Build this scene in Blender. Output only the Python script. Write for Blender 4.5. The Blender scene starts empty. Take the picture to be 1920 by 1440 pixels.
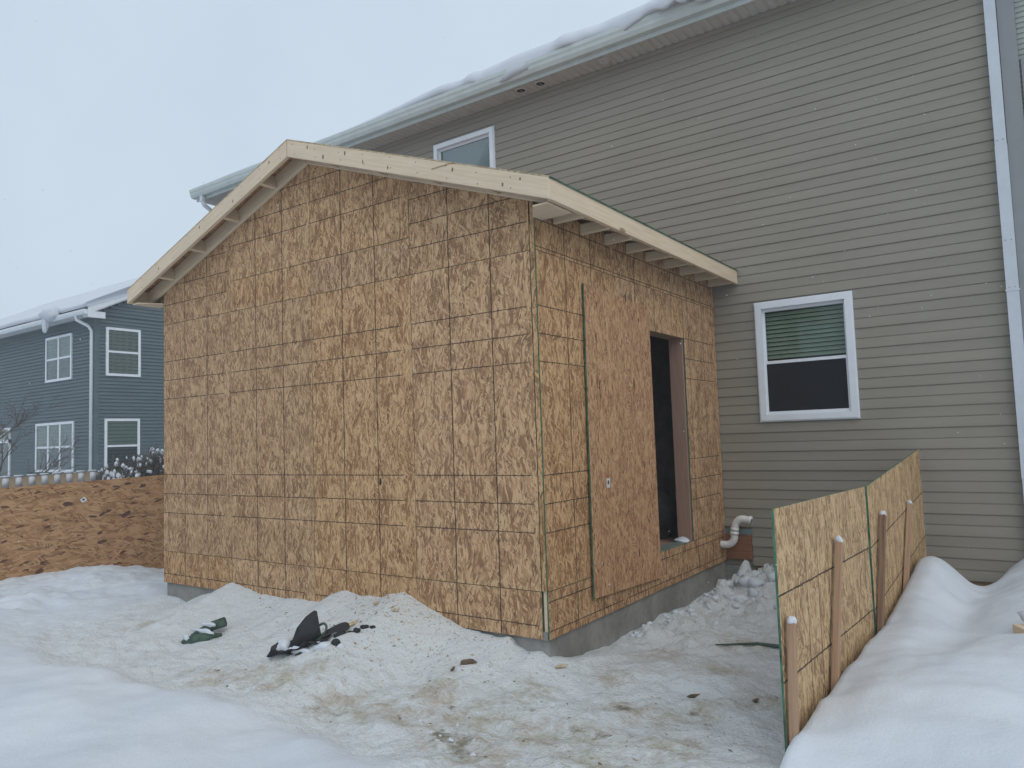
import bpy, bmesh, math, random
import numpy as np
from mathutils import Vector, Matrix

random.seed(7)
RNG = np.random.default_rng(11)
SC = bpy.context.scene
COL = SC.collection

# ------------------------------------------------------------------ camera
CAM = Vector((2.8666, -4.4416, 1.4227))
YAW, PITCH, ROLL, FPX = 0.6107, 0.0712, -0.0335, 1393.06
cd = bpy.data.cameras.new('camera')
cam = bpy.data.objects.new('camera', cd)
COL.objects.link(cam)
cam.matrix_world = (Matrix.Translation(CAM) @ Matrix.Rotation(YAW, 4, 'Z')
                    @ Matrix.Rotation(math.pi / 2 + PITCH, 4, 'X') @ Matrix.Rotation(ROLL, 4, 'Z'))
cd.sensor_width = 36.0
cd.lens = FPX / 1920.0 * 36.0
cd.clip_start = 0.05
cd.clip_end = 3000
SC.camera = cam


# ------------------------------------------------------------------ node helper
def nd(nt, typ, ins=None, **kw):
    n = nt.nodes.new(typ)
    for k, v in kw.items():
        setattr(n, k, v)
    for k, v in (ins or {}).items():
        s = n.inputs[k]
        if isinstance(v, bpy.types.NodeSocket):
            nt.links.new(v, s)
        else:
            s.default_value = v
    return n


# ------------------------------------------------------------------ world: overcast winter sky
W = bpy.data.worlds.new('World')
SC.world = W
W.use_nodes = True
wt = W.node_tree
wt.nodes.clear()
SUN_EL, SUN_AZ = math.radians(46), math.radians(118)      # azimuth from +Y, clockwise: behind the camera
sky = nd(wt, 'ShaderNodeTexSky', sky_type='NISHITA', sun_disc=False, sun_elevation=SUN_EL, sun_rotation=SUN_AZ)
sky_s = nd(wt, 'ShaderNodeMix', {0: 1.0, 6: sky.outputs[0], 7: (0.10, 0.10, 0.10, 1)}, data_type='RGBA', blend_type='MULTIPLY')
wtc = nd(wt, 'ShaderNodeTexCoord')
wn = nd(wt, 'ShaderNodeTexNoise', {'Vector': wtc.outputs['Generated'], 'Scale': 1.7, 'Detail': 4.0, 'Roughness': 0.5})
wr = nd(wt, 'ShaderNodeValToRGB', {'Fac': wn.outputs[0]})
wr.color_ramp.elements[0].position = 0.32
wr.color_ramp.elements[0].color = (0.575, 0.685, 0.805, 1)
wr.color_ramp.elements[1].position = 0.68
wr.color_ramp.elements[1].color = (0.675, 0.785, 0.90, 1)
wm_ = nd(wt, 'ShaderNodeMix', {0: 0.94, 6: sky_s.outputs[2], 7: wr.outputs[0]}, data_type='RGBA')
wb = nd(wt, 'ShaderNodeBackground', {'Color': wm_.outputs[2], 'Strength': 1.0})
wo = nd(wt, 'ShaderNodeOutputWorld', {'Surface': wb.outputs[0]})

sl = bpy.data.lights.new('sun', 'SUN')
sl.energy = 1.05
sl.angle = math.radians(60)
sl.color = (1.0, 0.95, 0.87)
sun = bpy.data.objects.new('sun', sl)
COL.objects.link(sun)
sdir = Vector((math.sin(SUN_AZ) * math.cos(SUN_EL), math.cos(SUN_AZ) * math.cos(SUN_EL), math.sin(SUN_EL)))
sun.rotation_euler = sdir.to_track_quat('Z', 'Y').to_euler()
sun.location = sdir * 40

SC.view_settings.view_transform = 'Standard'
SC.view_settings.look = 'None'
SC.view_settings.exposure = 0.05
SC.view_settings.gamma = 1.0
SC.view_settings.use_curve_mapping = False
SC.render.engine = 'CYCLES'
SC.cycles.max_bounces = 6
SC.cycles.diffuse_bounces = 3
SC.cycles.glossy_bounces = 3
SC.cycles.transmission_bounces = 4


# ------------------------------------------------------------------ materials
MATS = {}


def newmat(name):
    m = bpy.data.materials.new(name)
    m.use_nodes = True
    nt = m.node_tree
    nt.nodes.clear()
    b = nd(nt, 'ShaderNodeBsdfPrincipled')
    o = nd(nt, 'ShaderNodeOutputMaterial', {'Surface': b.outputs[0]})
    MATS[name] = m
    return m, nt, b


def setb(nt, b, **kw):
    for k, v in kw.items():
        s = b.inputs[k.replace('_', ' ')]
        if isinstance(v, bpy.types.NodeSocket):
            nt.links.new(v, s)
        else:
            s.default_value = v


def mix(nt, f, a, b, mode='MIX'):
    n = nt.nodes.new('ShaderNodeMix')
    n.data_type = 'RGBA'
    n.blend_type = mode
    for i, v in ((0, f), (6, a), (7, b)):
        if isinstance(v, bpy.types.NodeSocket):
            nt.links.new(v, n.inputs[i])
        else:
            n.inputs[i].default_value = v if i == 0 else (tuple(v) + (1,))[:4]
    return n.outputs[2]


def mth(nt, op, a, b=None, c=None, clamp=False):
    n = nt.nodes.new('ShaderNodeMath')
    n.operation = op
    n.use_clamp = clamp
    for i, v in enumerate((a, b, c)):
        if v is None:
            continue
        if isinstance(v, bpy.types.NodeSocket):
            nt.links.new(v, n.inputs[i])
        else:
            n.inputs[i].default_value = v
    return n.outputs[0]


def sstep(nt, x, lo, hi, a=0.0, b=1.0):
    n = nd(nt, 'ShaderNodeMapRange', {'From Min': lo, 'From Max': hi, 'To Min': a, 'To Max': b}, interpolation_type='SMOOTHSTEP')
    nt.links.new(x, n.inputs['Value'])
    return n.outputs[0]


def noise(nt, vec, scale, detail=3.0, rough=0.55, dims='3D'):
    n = nd(nt, 'ShaderNodeTexNoise', {'Scale': scale, 'Detail': detail, 'Roughness': rough}, noise_dimensions=dims)
    nt.links.new(vec, n.inputs['Vector'])
    return n


def plain(name, col, rough=0.6, var=0.12, vscale=6.0, bump=0.0, bscale=80.0, metallic=0.0, spec=0.5):
    m, nt, b = newmat(name)
    tc = nd(nt, 'ShaderNodeTexCoord')
    n = noise(nt, tc.outputs['Object'], vscale, 5.0, 0.6)
    f = sstep(nt, n.outputs[0], 0.3, 0.7)
    c0 = tuple(x * (1 - var) for x in col)
    c1 = tuple(min(1, x * (1 + var)) for x in col)
    setb(nt, b, Base_Color=mix(nt, f, c0, c1), Roughness=rough, Metallic=metallic, Specular_IOR_Level=spec)
    if bump:
        n2 = noise(nt, tc.outputs['Object'], bscale, 4.0, 0.6)
        bp = nd(nt, 'ShaderNodeBump', {'Strength': bump, 'Distance': 0.01, 'Height': n2.outputs[0]})
        setb(nt, b, Normal=bp.outputs[0])
    return m


def osb_mat(name, light, mid, dark, printed=True, sx=1.0, fleck=0.06, mott=0.42, fcol=(0.10, 0.045, 0.028)):
    """strand board: several layers of stretched, rotated Voronoi cells lying over each other"""
    m, nt, b = newmat(name)
    uv = nd(nt, 'ShaderNodeUVMap', uv_map='UVMap')
    oi = nd(nt, 'ShaderNodeObjectInfo')
    off = mth(nt, 'MULTIPLY', oi.outputs['Random'], 53.0)
    cmb = nd(nt, 'ShaderNodeCombineXYZ', {'X': off, 'Y': mth(nt, 'MULTIPLY', oi.outputs['Random'], 91.0)})
    va = nd(nt, 'ShaderNodeVectorMath', {0: uv.outputs[0], 1: cmb.outputs[0]}, operation='ADD')
    # slow bending of the strands
    wn1 = noise(nt, va.outputs[0], 3.2, 1.0, 0.5, '2D')
    ws = nd(nt, 'ShaderNodeVectorMath', {0: wn1.outputs['Color'], 1: (0.5, 0.5, 0.5)}, operation='SUBTRACT')
    wsc = nd(nt, 'ShaderNodeVectorMath', {0: ws.outputs[0], 'Scale': 0.09}, operation='SCALE')
    wn2 = noise(nt, va.outputs[0], 42.0, 2.0, 0.5, '2D')
    ws2 = nd(nt, 'ShaderNodeVectorMath', {0: wn2.outputs['Color'], 1: (0.5, 0.5, 0.5)}, operation='SUBTRACT')
    wsc2 = nd(nt, 'ShaderNodeVectorMath', {0: ws2.outputs[0], 'Scale': 0.007}, operation='SCALE')
    v1 = nd(nt, 'ShaderNodeVectorMath', {0: va.outputs[0], 1: wsc.outputs[0]}, operation='ADD')
    v2 = nd(nt, 'ShaderNodeVectorMath', {0: v1.outputs[0], 1: wsc2.outputs[0]}, operation='ADD')
    # slow light and dark patches of the pressed surface
    mo = nd(nt, 'ShaderNodeMapping', {'Vector': v1.outputs[0], 'Scale': (1.0, 0.55, 1)})
    mn = noise(nt, mo.outputs[0], 7.0, 5.0, 0.68, '2D')
    patch = sstep(nt, mn.outputs[0], 0.30, 0.72)
    layers = [(-0.35, 62, 13, 0.0), (0.62, 74, 14, 0.50), (-0.85, 70, 16, 0.60), (0.18, 84, 12, 0.55), (-0.14, 54, 11, 0.72)]
    col = None
    hgt = None
    for i, (ang, fx, fy, thr) in enumerate(layers):
        mp = nd(nt, 'ShaderNodeMapping', {'Vector': v2.outputs[0], 'Rotation': (0, 0, ang), 'Location': (3.1 * i, 1.7 * i, 0)})
        ms = nd(nt, 'ShaderNodeVectorMath', {0: mp.outputs[0], 1: (fx * sx, fy * sx, 1)}, operation='MULTIPLY')
        vo = nd(nt, 'ShaderNodeTexVoronoi', {'Vector': ms.outputs[0], 'Scale': 1.0, 'Randomness': 1.0}, voronoi_dimensions='2D', feature='F1')
        sp = nd(nt, 'ShaderNodeSeparateColor', {'Color': vo.outputs['Color']})
        val = mth(nt, 'SUBTRACT', mth(nt, 'MULTIPLY_ADD', sp.outputs[0], 1.15, 0.12), mth(nt, 'MULTIPLY', patch, mott))
        rp = nd(nt, 'ShaderNodeValToRGB', {'Fac': mth(nt, 'ADD', val, 0.0, clamp=True)})
        cr = rp.color_ramp
        cr.elements[0].position = 0.0
        cr.elements[0].color = dark + (1,)
        cr.elements[1].position = 0.85
        cr.elements[1].color = light + (1,)
        e = cr.elements.new(0.42)
        e.color = mid + (1,)
        # strand edge shade
        edge = sstep(nt, vo.outputs['Distance'], 0.35, 0.70, 1.0, 0.70)
        ed = nd(nt, 'ShaderNodeCombineColor', {0: edge, 1: edge, 2: edge})
        c = mix(nt, 1.0, rp.outputs[0], ed.outputs[0], 'MULTIPLY')
        if col is None:
            col, hgt = c, sp.outputs[2]
        else:
            mk = mth(nt, 'GREATER_THAN', sp.outputs[1], thr)
            mk = mth(nt, 'MULTIPLY', mk, sstep(nt, vo.outputs['Distance'], 0.55, 0.62, 1.0, 0.0))
            col = mix(nt, mk, col, c)
            hgt = mth(nt, 'ADD', mth(nt, 'MULTIPLY', hgt, mth(nt, 'SUBTRACT', 1.0, mk)), mth(nt, 'MULTIPLY', sp.outputs[2], mk))
    # dark bark flecks
    for (fx, fy, amt, ang) in ((60, 16, fleck, 0.25), (110, 30, fleck * 1.2, -0.5)):
        mp = nd(nt, 'ShaderNodeMapping', {'Vector': v2.outputs[0], 'Rotation': (0, 0, ang), 'Location': (9, 4, 0)})
        ms = nd(nt, 'ShaderNodeVectorMath', {0: mp.outputs[0], 1: (fx * sx, fy * sx, 1)}, operation='MULTIPLY')
        vo = nd(nt, 'ShaderNodeTexVoronoi', {'Vector': ms.outputs[0], 'Scale': 1.0}, voronoi_dimensions='2D', feature='F1')
        sp = nd(nt, 'ShaderNodeSeparateColor', {'Color': vo.outputs['Color']})
        mk = mth(nt, 'MULTIPLY', mth(nt, 'LESS_THAN', sp.outputs[0], amt), sstep(nt, vo.outputs['Distance'], 0.30, 0.45, 0.85, 0.0))
        col = mix(nt, mk, col, fcol)
    # sheet-to-sheet difference
    hv = nd(nt, 'ShaderNodeHueSaturation', {'Color': col, 'Value': mth(nt, 'MULTIPLY_ADD', oi.outputs['Random'], 0.10, 0.95),
                                           'Saturation': mth(nt, 'MULTIPLY_ADD', mth(nt, 'FRACT', mth(nt, 'MULTIPLY', oi.outputs['Random'], 7.3)), 0.09, 0.96)})
    col = hv.outputs[0]
    if printed:
        pu = nd(nt, 'ShaderNodeUVMap', uv_map='Print')
        sp = nd(nt, 'ShaderNodeSeparateXYZ', {'Vector': pu.outputs[0]})
        wob = noise(nt, va.outputs[0], 22.0, 3.0, 0.6, '2D')
        w = mth(nt, 'MULTIPLY', mth(nt, 'SUBTRACT', wob.outputs[0], 0.5), 0.011)
        s = mth(nt, 'ADD', sp.outputs[0], w)
        t = mth(nt, 'ADD', sp.outputs[1], w)
        brk = noise(nt, va.outputs[0], 60.0, 2.0, 0.6, '2D')
        ink = sstep(nt, brk.outputs[0], 0.26, 0.46, 0.55, 1.0)
        dv = mth(nt, 'MINIMUM', mth(nt, 'ABSOLUTE', mth(nt, 'SUBTRACT', s, 0.4064)), mth(nt, 'ABSOLUTE', mth(nt, 'SUBTRACT', s, 0.8128)))
        lv = sstep(nt, dv, 0.0032, 0.0066, 1.0, 0.0)
        tt = mth(nt, 'ABSOLUTE', mth(nt, 'SUBTRACT', t, 1.2192))
        dh = None
        for k in (0.4064, 0.6096, 0.8128):
            d = mth(nt, 'ABSOLUTE', mth(nt, 'SUBTRACT', tt, k))
            dh = d if dh is None else mth(nt, 'MINIMUM', dh, d)
        lh = sstep(nt, dh, 0.0026, 0.0058, 1.0, 0.0)
        # the short lines stop shy of one edge of the sheet
        i0 = mth(nt, 'MULTIPLY_ADD', mth(nt, 'FRACT', mth(nt, 'MULTIPLY', oi.outputs['Random'], 17.7)), 0.16, 1.06)
        lh = mth(nt, 'MULTIPLY', lh, sstep(nt, mth(nt, 'MULTIPLY_ADD', brk.outputs[0], 0.1, sp.outputs[0]), mth(nt, 'ADD', i0, 0.04), mth(nt, 'ADD', i0, 0.06), 1.0, 0.0))
        ln = mth(nt, 'MULTIPLY', mth(nt, 'MAXIMUM', lv, mth(nt, 'MULTIPLY', lh, 0.9)), ink)
        col = mix(nt, ln, col, (0.045, 0.032, 0.022))
    bp = nd(nt, 'ShaderNodeBump', {'Strength': 0.35, 'Distance': 0.002, 'Height': hgt})
    setb(nt, b, Base_Color=col, Roughness=0.8, Specular_IOR_Level=0.25, Normal=bp.outputs[0])
    return m


OSB = osb_mat('strand_board', (0.60, 0.385, 0.212), (0.455, 0.272, 0.140), (0.275, 0.150, 0.076), fleck=0.035, mott=0.5, fcol=(0.14, 0.072, 0.042))
OSB_PALE = osb_mat('strand_board_pale', (0.63, 0.44, 0.245), (0.50, 0.335, 0.178), (0.31, 0.185, 0.097), fleck=0.03, mott=0.45, fcol=(0.15, 0.08, 0.045))
OSB_RED = osb_mat('strand_board_smooth_face', (0.57, 0.34, 0.188), (0.46, 0.262, 0.140), (0.32, 0.165, 0.088), printed=False, fleck=0.032, mott=0.45,
                  fcol=(0.075, 0.028, 0.022))
OSB_BIG = osb_mat('strand_board_long_flakes', (0.46, 0.285, 0.16), (0.375, 0.22, 0.118), (0.26, 0.14, 0.075), printed=False, sx=0.55, fleck=0.03, mott=0.35,
                  fcol=(0.065, 0.024, 0.018))
GREEN = plain('green_edge_seal', (0.045, 0.14, 0.085), 0.6, 0.5, 14)


def lumber_mat(name, light, dark, knots=0.16):
    m, nt, b = newmat(name)
    tc = nd(nt, 'ShaderNodeTexCoord')
    oi = nd(nt, 'ShaderNodeObjectInfo')
    ad = nd(nt, 'ShaderNodeVectorMath', {0: tc.outputs['Object'], 1: nd(nt, 'ShaderNodeCombineXYZ', {'X': mth(nt, 'MULTIPLY', oi.outputs['Random'], 40)}).outputs[0]}, operation='ADD')
    mp = nd(nt, 'ShaderNodeMapping', {'Vector': ad.outputs[0], 'Scale': (1.2, 26, 26)})
    n = noise(nt, mp.outputs[0], 2.2, 4.0, 0.6)
    f = sstep(nt, n.outputs[0], 0.32, 0.72)
    col = mix(nt, f, light, dark)
    mk0 = nd(nt, 'ShaderNodeMapping', {'Vector': ad.outputs[0], 'Scale': (2.6, 9, 9)})
    vo = nd(nt, 'ShaderNodeTexVoronoi', {'Vector': mk0.outputs[0], 'Scale': 1.0}, feature='F1')
    sp = nd(nt, 'ShaderNodeSeparateColor', {'Color': vo.outputs['Color']})
    k = mth(nt, 'MULTIPLY', mth(nt, 'LESS_THAN', sp.outputs[0], knots), sstep(nt, vo.outputs['Distance'], 0.09, 0.19, 0.8, 0.0))
    col = mix(nt, k, col, (0.20, 0.11, 0.055))
    big = noise(nt, ad.outputs[0], 1.6, 3.0, 0.5)
    col = mix(nt, sstep(nt, big.outputs[0], 0.3, 0.75, 0.0, 0.35), col, tuple(x * 0.78 for x in light))
    bp = nd(nt, 'ShaderNodeBump', {'Strength': 0.12, 'Distance': 0.003, 'Height': n.outputs[0]})
    setb(nt, b, Base_Color=col, Roughness=0.72, Specular_IOR_Level=0.3, Normal=bp.outputs[0])
    return m


SPRUCE = lumber_mat('spruce_lumber', (0.73, 0.60, 0.44), (0.64, 0.50, 0.345), 0.42)
STAKEW = lumber_mat('stake_lumber', (0.44, 0.29, 0.185), (0.33, 0.20, 0.12))
STAKED = lumber_mat('weathered_stake_lumber', (0.26, 0.16, 0.10), (0.12, 0.07, 0.05))
JAMB = lumber_mat('door_jamb_lumber', (0.37, 0.23, 0.175), (0.30, 0.18, 0.135), 0.05)
LEDGER = lumber_mat('treated_ledger_lumber', (0.30, 0.14, 0.075), (0.20, 0.09, 0.05), 0.1)
PICKETW = plain('tan_picket_paint', (0.40, 0.315, 0.23), 0.7, 0.15, 3)


def siding_mat(name, col, var=0.05, dirt=0.0):
    m, nt, b = newmat(name)
    tc = nd(nt, 'ShaderNodeTexCoord')
    oi = nd(nt, 'ShaderNodeObjectInfo')
    mp = nd(nt, 'ShaderNodeMapping', {'Vector': tc.outputs['Object'], 'Scale': (0.6, 1.0, 3.0)})
    n = noise(nt, mp.outputs[0], 1.4, 5.0, 0.62)
    c = mix(nt, sstep(nt, n.outputs[0], 0.3, 0.7), tuple(x * (1 - var) for x in col), tuple(x * (1 + var) for x in col))
    hv = nd(nt, 'ShaderNodeHueSaturation', {'Color': c, 'Value': mth(nt, 'MULTIPLY_ADD', oi.outputs['Random'], 0.05, 0.975)})
    mg = nd(nt, 'ShaderNodeMapping', {'Vector': tc.outputs['Object'], 'Scale': (6, 40, 90)})
    g = noise(nt, mg.outputs[0], 3.0, 3.0, 0.6)
    bp = nd(nt, 'ShaderNodeBump', {'Strength': 0.12, 'Distance': 0.002, 'Height': g.outputs[0]})
    setb(nt, b, Base_Color=hv.outputs[0], Roughness=0.55, Specular_IOR_Level=0.35, Normal=bp.outputs[0])
    return m


SIDING = siding_mat('taupe_vinyl_siding', (0.272, 0.247, 0.203))
SIDING_P = siding_mat('pale_vinyl_siding', (0.36, 0.385, 0.35))
SIDING_B = siding_mat('slate_blue_siding', (0.096, 0.132, 0.146), 0.07)
TRIM_G = plain('grey_corner_trim', (0.255, 0.265, 0.268), 0.5, 0.04)
WHITE = plain('white_vinyl', (0.74, 0.77, 0.81), 0.4, 0.03)
WHITE_B = plain('white_trim_paint', (0.70, 0.73, 0.76), 0.5, 0.04)
GUTTER = plain('gutter_paint', (0.52, 0.565, 0.545), 0.4, 0.05)
SOFFIT = plain('soffit_vinyl', (0.50, 0.485, 0.455), 0.5, 0.04)
DSPOUT = plain('downspout_paint', (0.56, 0.60, 0.645), 0.4, 0.04)
PVC = plain('white_pvc', (0.70, 0.70, 0.69), 0.35, 0.05)
BLACKP = plain('black_plastic', (0.022, 0.023, 0.025), 0.75, 0.25, 9, 0.25, 30)
GREENP = plain('green_wrap', (0.045, 0.085, 0.06), 0.6, 0.4, 20, 0.4, 60)
GREY_G = plain('grey_green_plastic', (0.16, 0.20, 0.18), 0.5, 0.3, 12)
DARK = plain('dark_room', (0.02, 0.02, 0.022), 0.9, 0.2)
BLUEM = plain('blue_membrane', (0.17, 0.23, 0.24), 0.6, 0.2, 12)
SHINGLE = plain('grey_shingle', (0.09, 0.09, 0.095), 0.9, 0.3, 8)
BARK = plain('dark_bark', (0.075, 0.055, 0.055), 0.9, 0.3, 20)
STEM = plain('dry_stem', (0.11, 0.09, 0.075), 0.9, 0.3, 20)
CHIP = plain('wood_chip', (0.43, 0.34, 0.22), 0.8, 0.35, 30)
MUD = plain('brown_mud', (0.13, 0.095, 0.06), 0.95, 0.4, 25, 0.6, 60)
BLINDS = plain('window_blind', (0.52, 0.59, 0.49), 0.7, 0.06)
CURTAIN = plain('grey_curtain', (0.32, 0.34, 0.31), 0.8, 0.12, 9)
SHADE = plain('pale_green_shade', (0.27, 0.33, 0.27), 0.8, 0.06)
STICK = plain('sticker_white', (0.62, 0.64, 0.66), 0.5, 0.05)
INK = plain('faded_ink', (0.20, 0.125, 0.075), 0.8, 0.3, 60)
INKD = plain('dark_ink', (0.06, 0.06, 0.075), 0.8, 0.3, 60)
KNOT = plain('dark_knot', (0.03, 0.02, 0.015), 0.9, 0.3, 30)


def concrete_mat():
    m, nt, b = newmat('damp_concrete')
    tc = nd(nt, 'ShaderNodeTexCoord')
    n = noise(nt, tc.outputs['Object'], 2.6, 7.0, 0.65)
    n2 = noise(nt, tc.outputs['Object'], 30, 4.0, 0.65)
    c = mix(nt, sstep(nt, n.outputs[0], 0.3, 0.7), (0.20, 0.195, 0.18), (0.33, 0.32, 0.30))
    c = mix(nt, sstep(nt, n2.outputs[0], 0.5, 0.8, 0.0, 0.5), c, (0.11, 0.11, 0.10))
    bp = nd(nt, 'ShaderNodeBump', {'Strength': 0.4, 'Distance': 0.006, 'Height': n2.outputs[0]})
    setb(nt, b, Base_Color=c, Roughness=0.85, Normal=bp.outputs[0])
    return m


CONC = concrete_mat()


def glass_mat():
    m = bpy.data.materials.new('window_glass')
    m.use_nodes = True
    nt = m.node_tree
    nt.nodes.clear()
    lw = nd(nt, 'ShaderNodeFresnel', {'IOR': 1.5})
    f = mth(nt, 'MULTIPLY_ADD', lw.outputs[0], 0.45, 0.005, clamp=True)
    tr = nd(nt, 'ShaderNodeBsdfTransparent', {'Color': (0.80, 0.84, 0.82, 1)})
    gl = nd(nt, 'ShaderNodeBsdfGlossy', {'Color': (0.9, 0.93, 0.95, 1), 'Roughness': 0.02})
    mx = nd(nt, 'ShaderNodeMixShader', {0: f, 1: tr.outputs[0], 2: gl.outputs[0]})
    nd(nt, 'ShaderNodeOutputMaterial', {'Surface': mx.outputs[0]})
    return m


GLASS = glass_mat()


def screen_mat():
    m = bpy.data.materials.new('insect_screen')
    m.use_nodes = True
    nt = m.node_tree
    nt.nodes.clear()
    a = nd(nt, 'ShaderNodeBsdfTransparent')
    d = nd(nt, 'ShaderNodeBsdfDiffuse', {'Color': (0.035, 0.036, 0.04, 1)})
    x = nd(nt, 'ShaderNodeMixShader', {0: 0.72, 1: a.outputs[0], 2: d.outputs[0]})
    nd(nt, 'ShaderNodeOutputMaterial', {'Surface': x.outputs[0]})
    return m


SCREEN = screen_mat()


def snow_mat(name, ground=False):
    m, nt, b = newmat(name)
    tc = nd(nt, 'ShaderNodeTexCoord')
    P = tc.outputs['Object']
    n1 = noise(nt, P, 1.3, 2.0, 0.55)
    col = mix(nt, sstep(nt, n1.outputs[0], 0.3, 0.7), (0.595, 0.635, 0.69), (0.655, 0.69, 0.735))
    fine = noise(nt, P, 60, 3.0, 0.68)
    h = fine.outputs[0]
    strength = 0.22
    if ground:
        at = nd(nt, 'ShaderNodeAttribute', attribute_name='stain')
        tr = nd(nt, 'ShaderNodeAttribute', attribute_name='tramp')
        mud = nd(nt, 'ShaderNodeAttribute', attribute_name='mud')
        saw = nd(nt, 'ShaderNodeAttribute', attribute_name='saw')
        # trodden snow is greyer
        col = mix(nt, mth(nt, 'MULTIPLY', tr.outputs['Fac'], 0.75), col, (0.655, 0.68, 0.675))
        s1 = noise(nt, P, 8.0, 4.0, 0.68)
        s2 = noise(nt, P, 40.0, 3.0, 0.7)
        sm = mth(nt, 'ADD', mth(nt, 'MULTIPLY', s1.outputs[0], 0.62), mth(nt, 'MULTIPLY', s2.outputs[0], 0.38))
        k = sstep(nt, mth(nt, 'ADD', sm, mth(nt, 'MULTIPLY', at.outputs['Fac'], 0.30)), 0.60, 0.98)
        k = mth(nt, 'MULTIPLY', k, sstep(nt, at.outputs['Fac'], 0.02, 0.35))
        hue = noise(nt, P, 3.0, 2.0, 0.5)
        sc_ = mix(nt, sstep(nt, hue.outputs[0], 0.4, 0.6), (0.36, 0.33, 0.22), (0.38, 0.30, 0.20))
        col = mix(nt, mth(nt, 'MULTIPLY', k, 0.8), col, sc_)
        # old yellowed streaks in the drift
        k2 = mth(nt, 'MULTIPLY', sstep(nt, mth(nt, 'ADD', sm, mth(nt, 'MULTIPLY', mud.outputs['Fac'], 0.40)), 0.66, 0.95), 0.85)
        col = mix(nt, k2, col, (0.20, 0.175, 0.13))
        # crumbs of sawdust
        vo = nd(nt, 'ShaderNodeTexVoronoi', {'Vector': P, 'Scale': 38.0}, feature='F1')
        sp = nd(nt, 'ShaderNodeSeparateColor', {'Color': vo.outputs['Color']})
        kk = mth(nt, 'MULTIPLY', mth(nt, 'LESS_THAN', sp.outputs[0], mth(nt, 'MULTIPLY', saw.outputs['Fac'], 0.32)), sstep(nt, vo.outputs['Distance'], 0.22, 0.34, 0.8, 0.0))
        col = mix(nt, kk, col, (0.40, 0.29, 0.16))
        wash = sstep(nt, mth(nt, 'MULTIPLY', saw.outputs['Fac'], s1.outputs[0]), 0.2, 0.75, 0.0, 0.35)
        col = mix(nt, wash, col, (0.66, 0.58, 0.45))
        med = noise(nt, P, 14, 3.0, 0.62)
        h = mth(nt, 'ADD', mth(nt, 'MULTIPLY', fine.outputs[0], mth(nt, 'MULTIPLY_ADD', tr.outputs['Fac'], 0.8, 0.25)),
                mth(nt, 'MULTIPLY', med.outputs[0], mth(nt, 'MULTIPLY_ADD', tr.outputs['Fac'], 2.2, 0.15)))
        strength = 0.75
    bp = nd(nt, 'ShaderNodeBump', {'Strength': strength, 'Distance': 0.02, 'Height': h})
    setb(nt, b, Base_Color=col, Roughness=0.75, Specular_IOR_Level=0.25, Normal=bp.outputs[0])
    return m


SNOW = snow_mat('clean_snow')
SNOWG = snow_mat('ground_snow', True)


# ------------------------------------------------------------------ mesh helpers
def wmat(o):
    if o.parent is None:
        return o.matrix_basis.copy()
    return wmat(o.parent) @ o.matrix_parent_inverse @ o.matrix_basis


def adopt(o, parent):
    if parent is not None:
        o.parent = parent
        o.matrix_parent_inverse = wmat(parent).inverted()
    return o


def tag(o, label=None, cat=None, group=None, kind=None):
    for k, v in (('label', label), ('category', cat), ('group', group), ('kind', kind)):
        if v:
            o[k] = v
    return o


def thing(name, loc, label, cat, group=None):
    o = bpy.data.objects.new(name, None)
    o.location = loc
    o.empty_display_size = 0.2
    COL.objects.link(o)
    return tag(o, label, cat, group)


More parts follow.
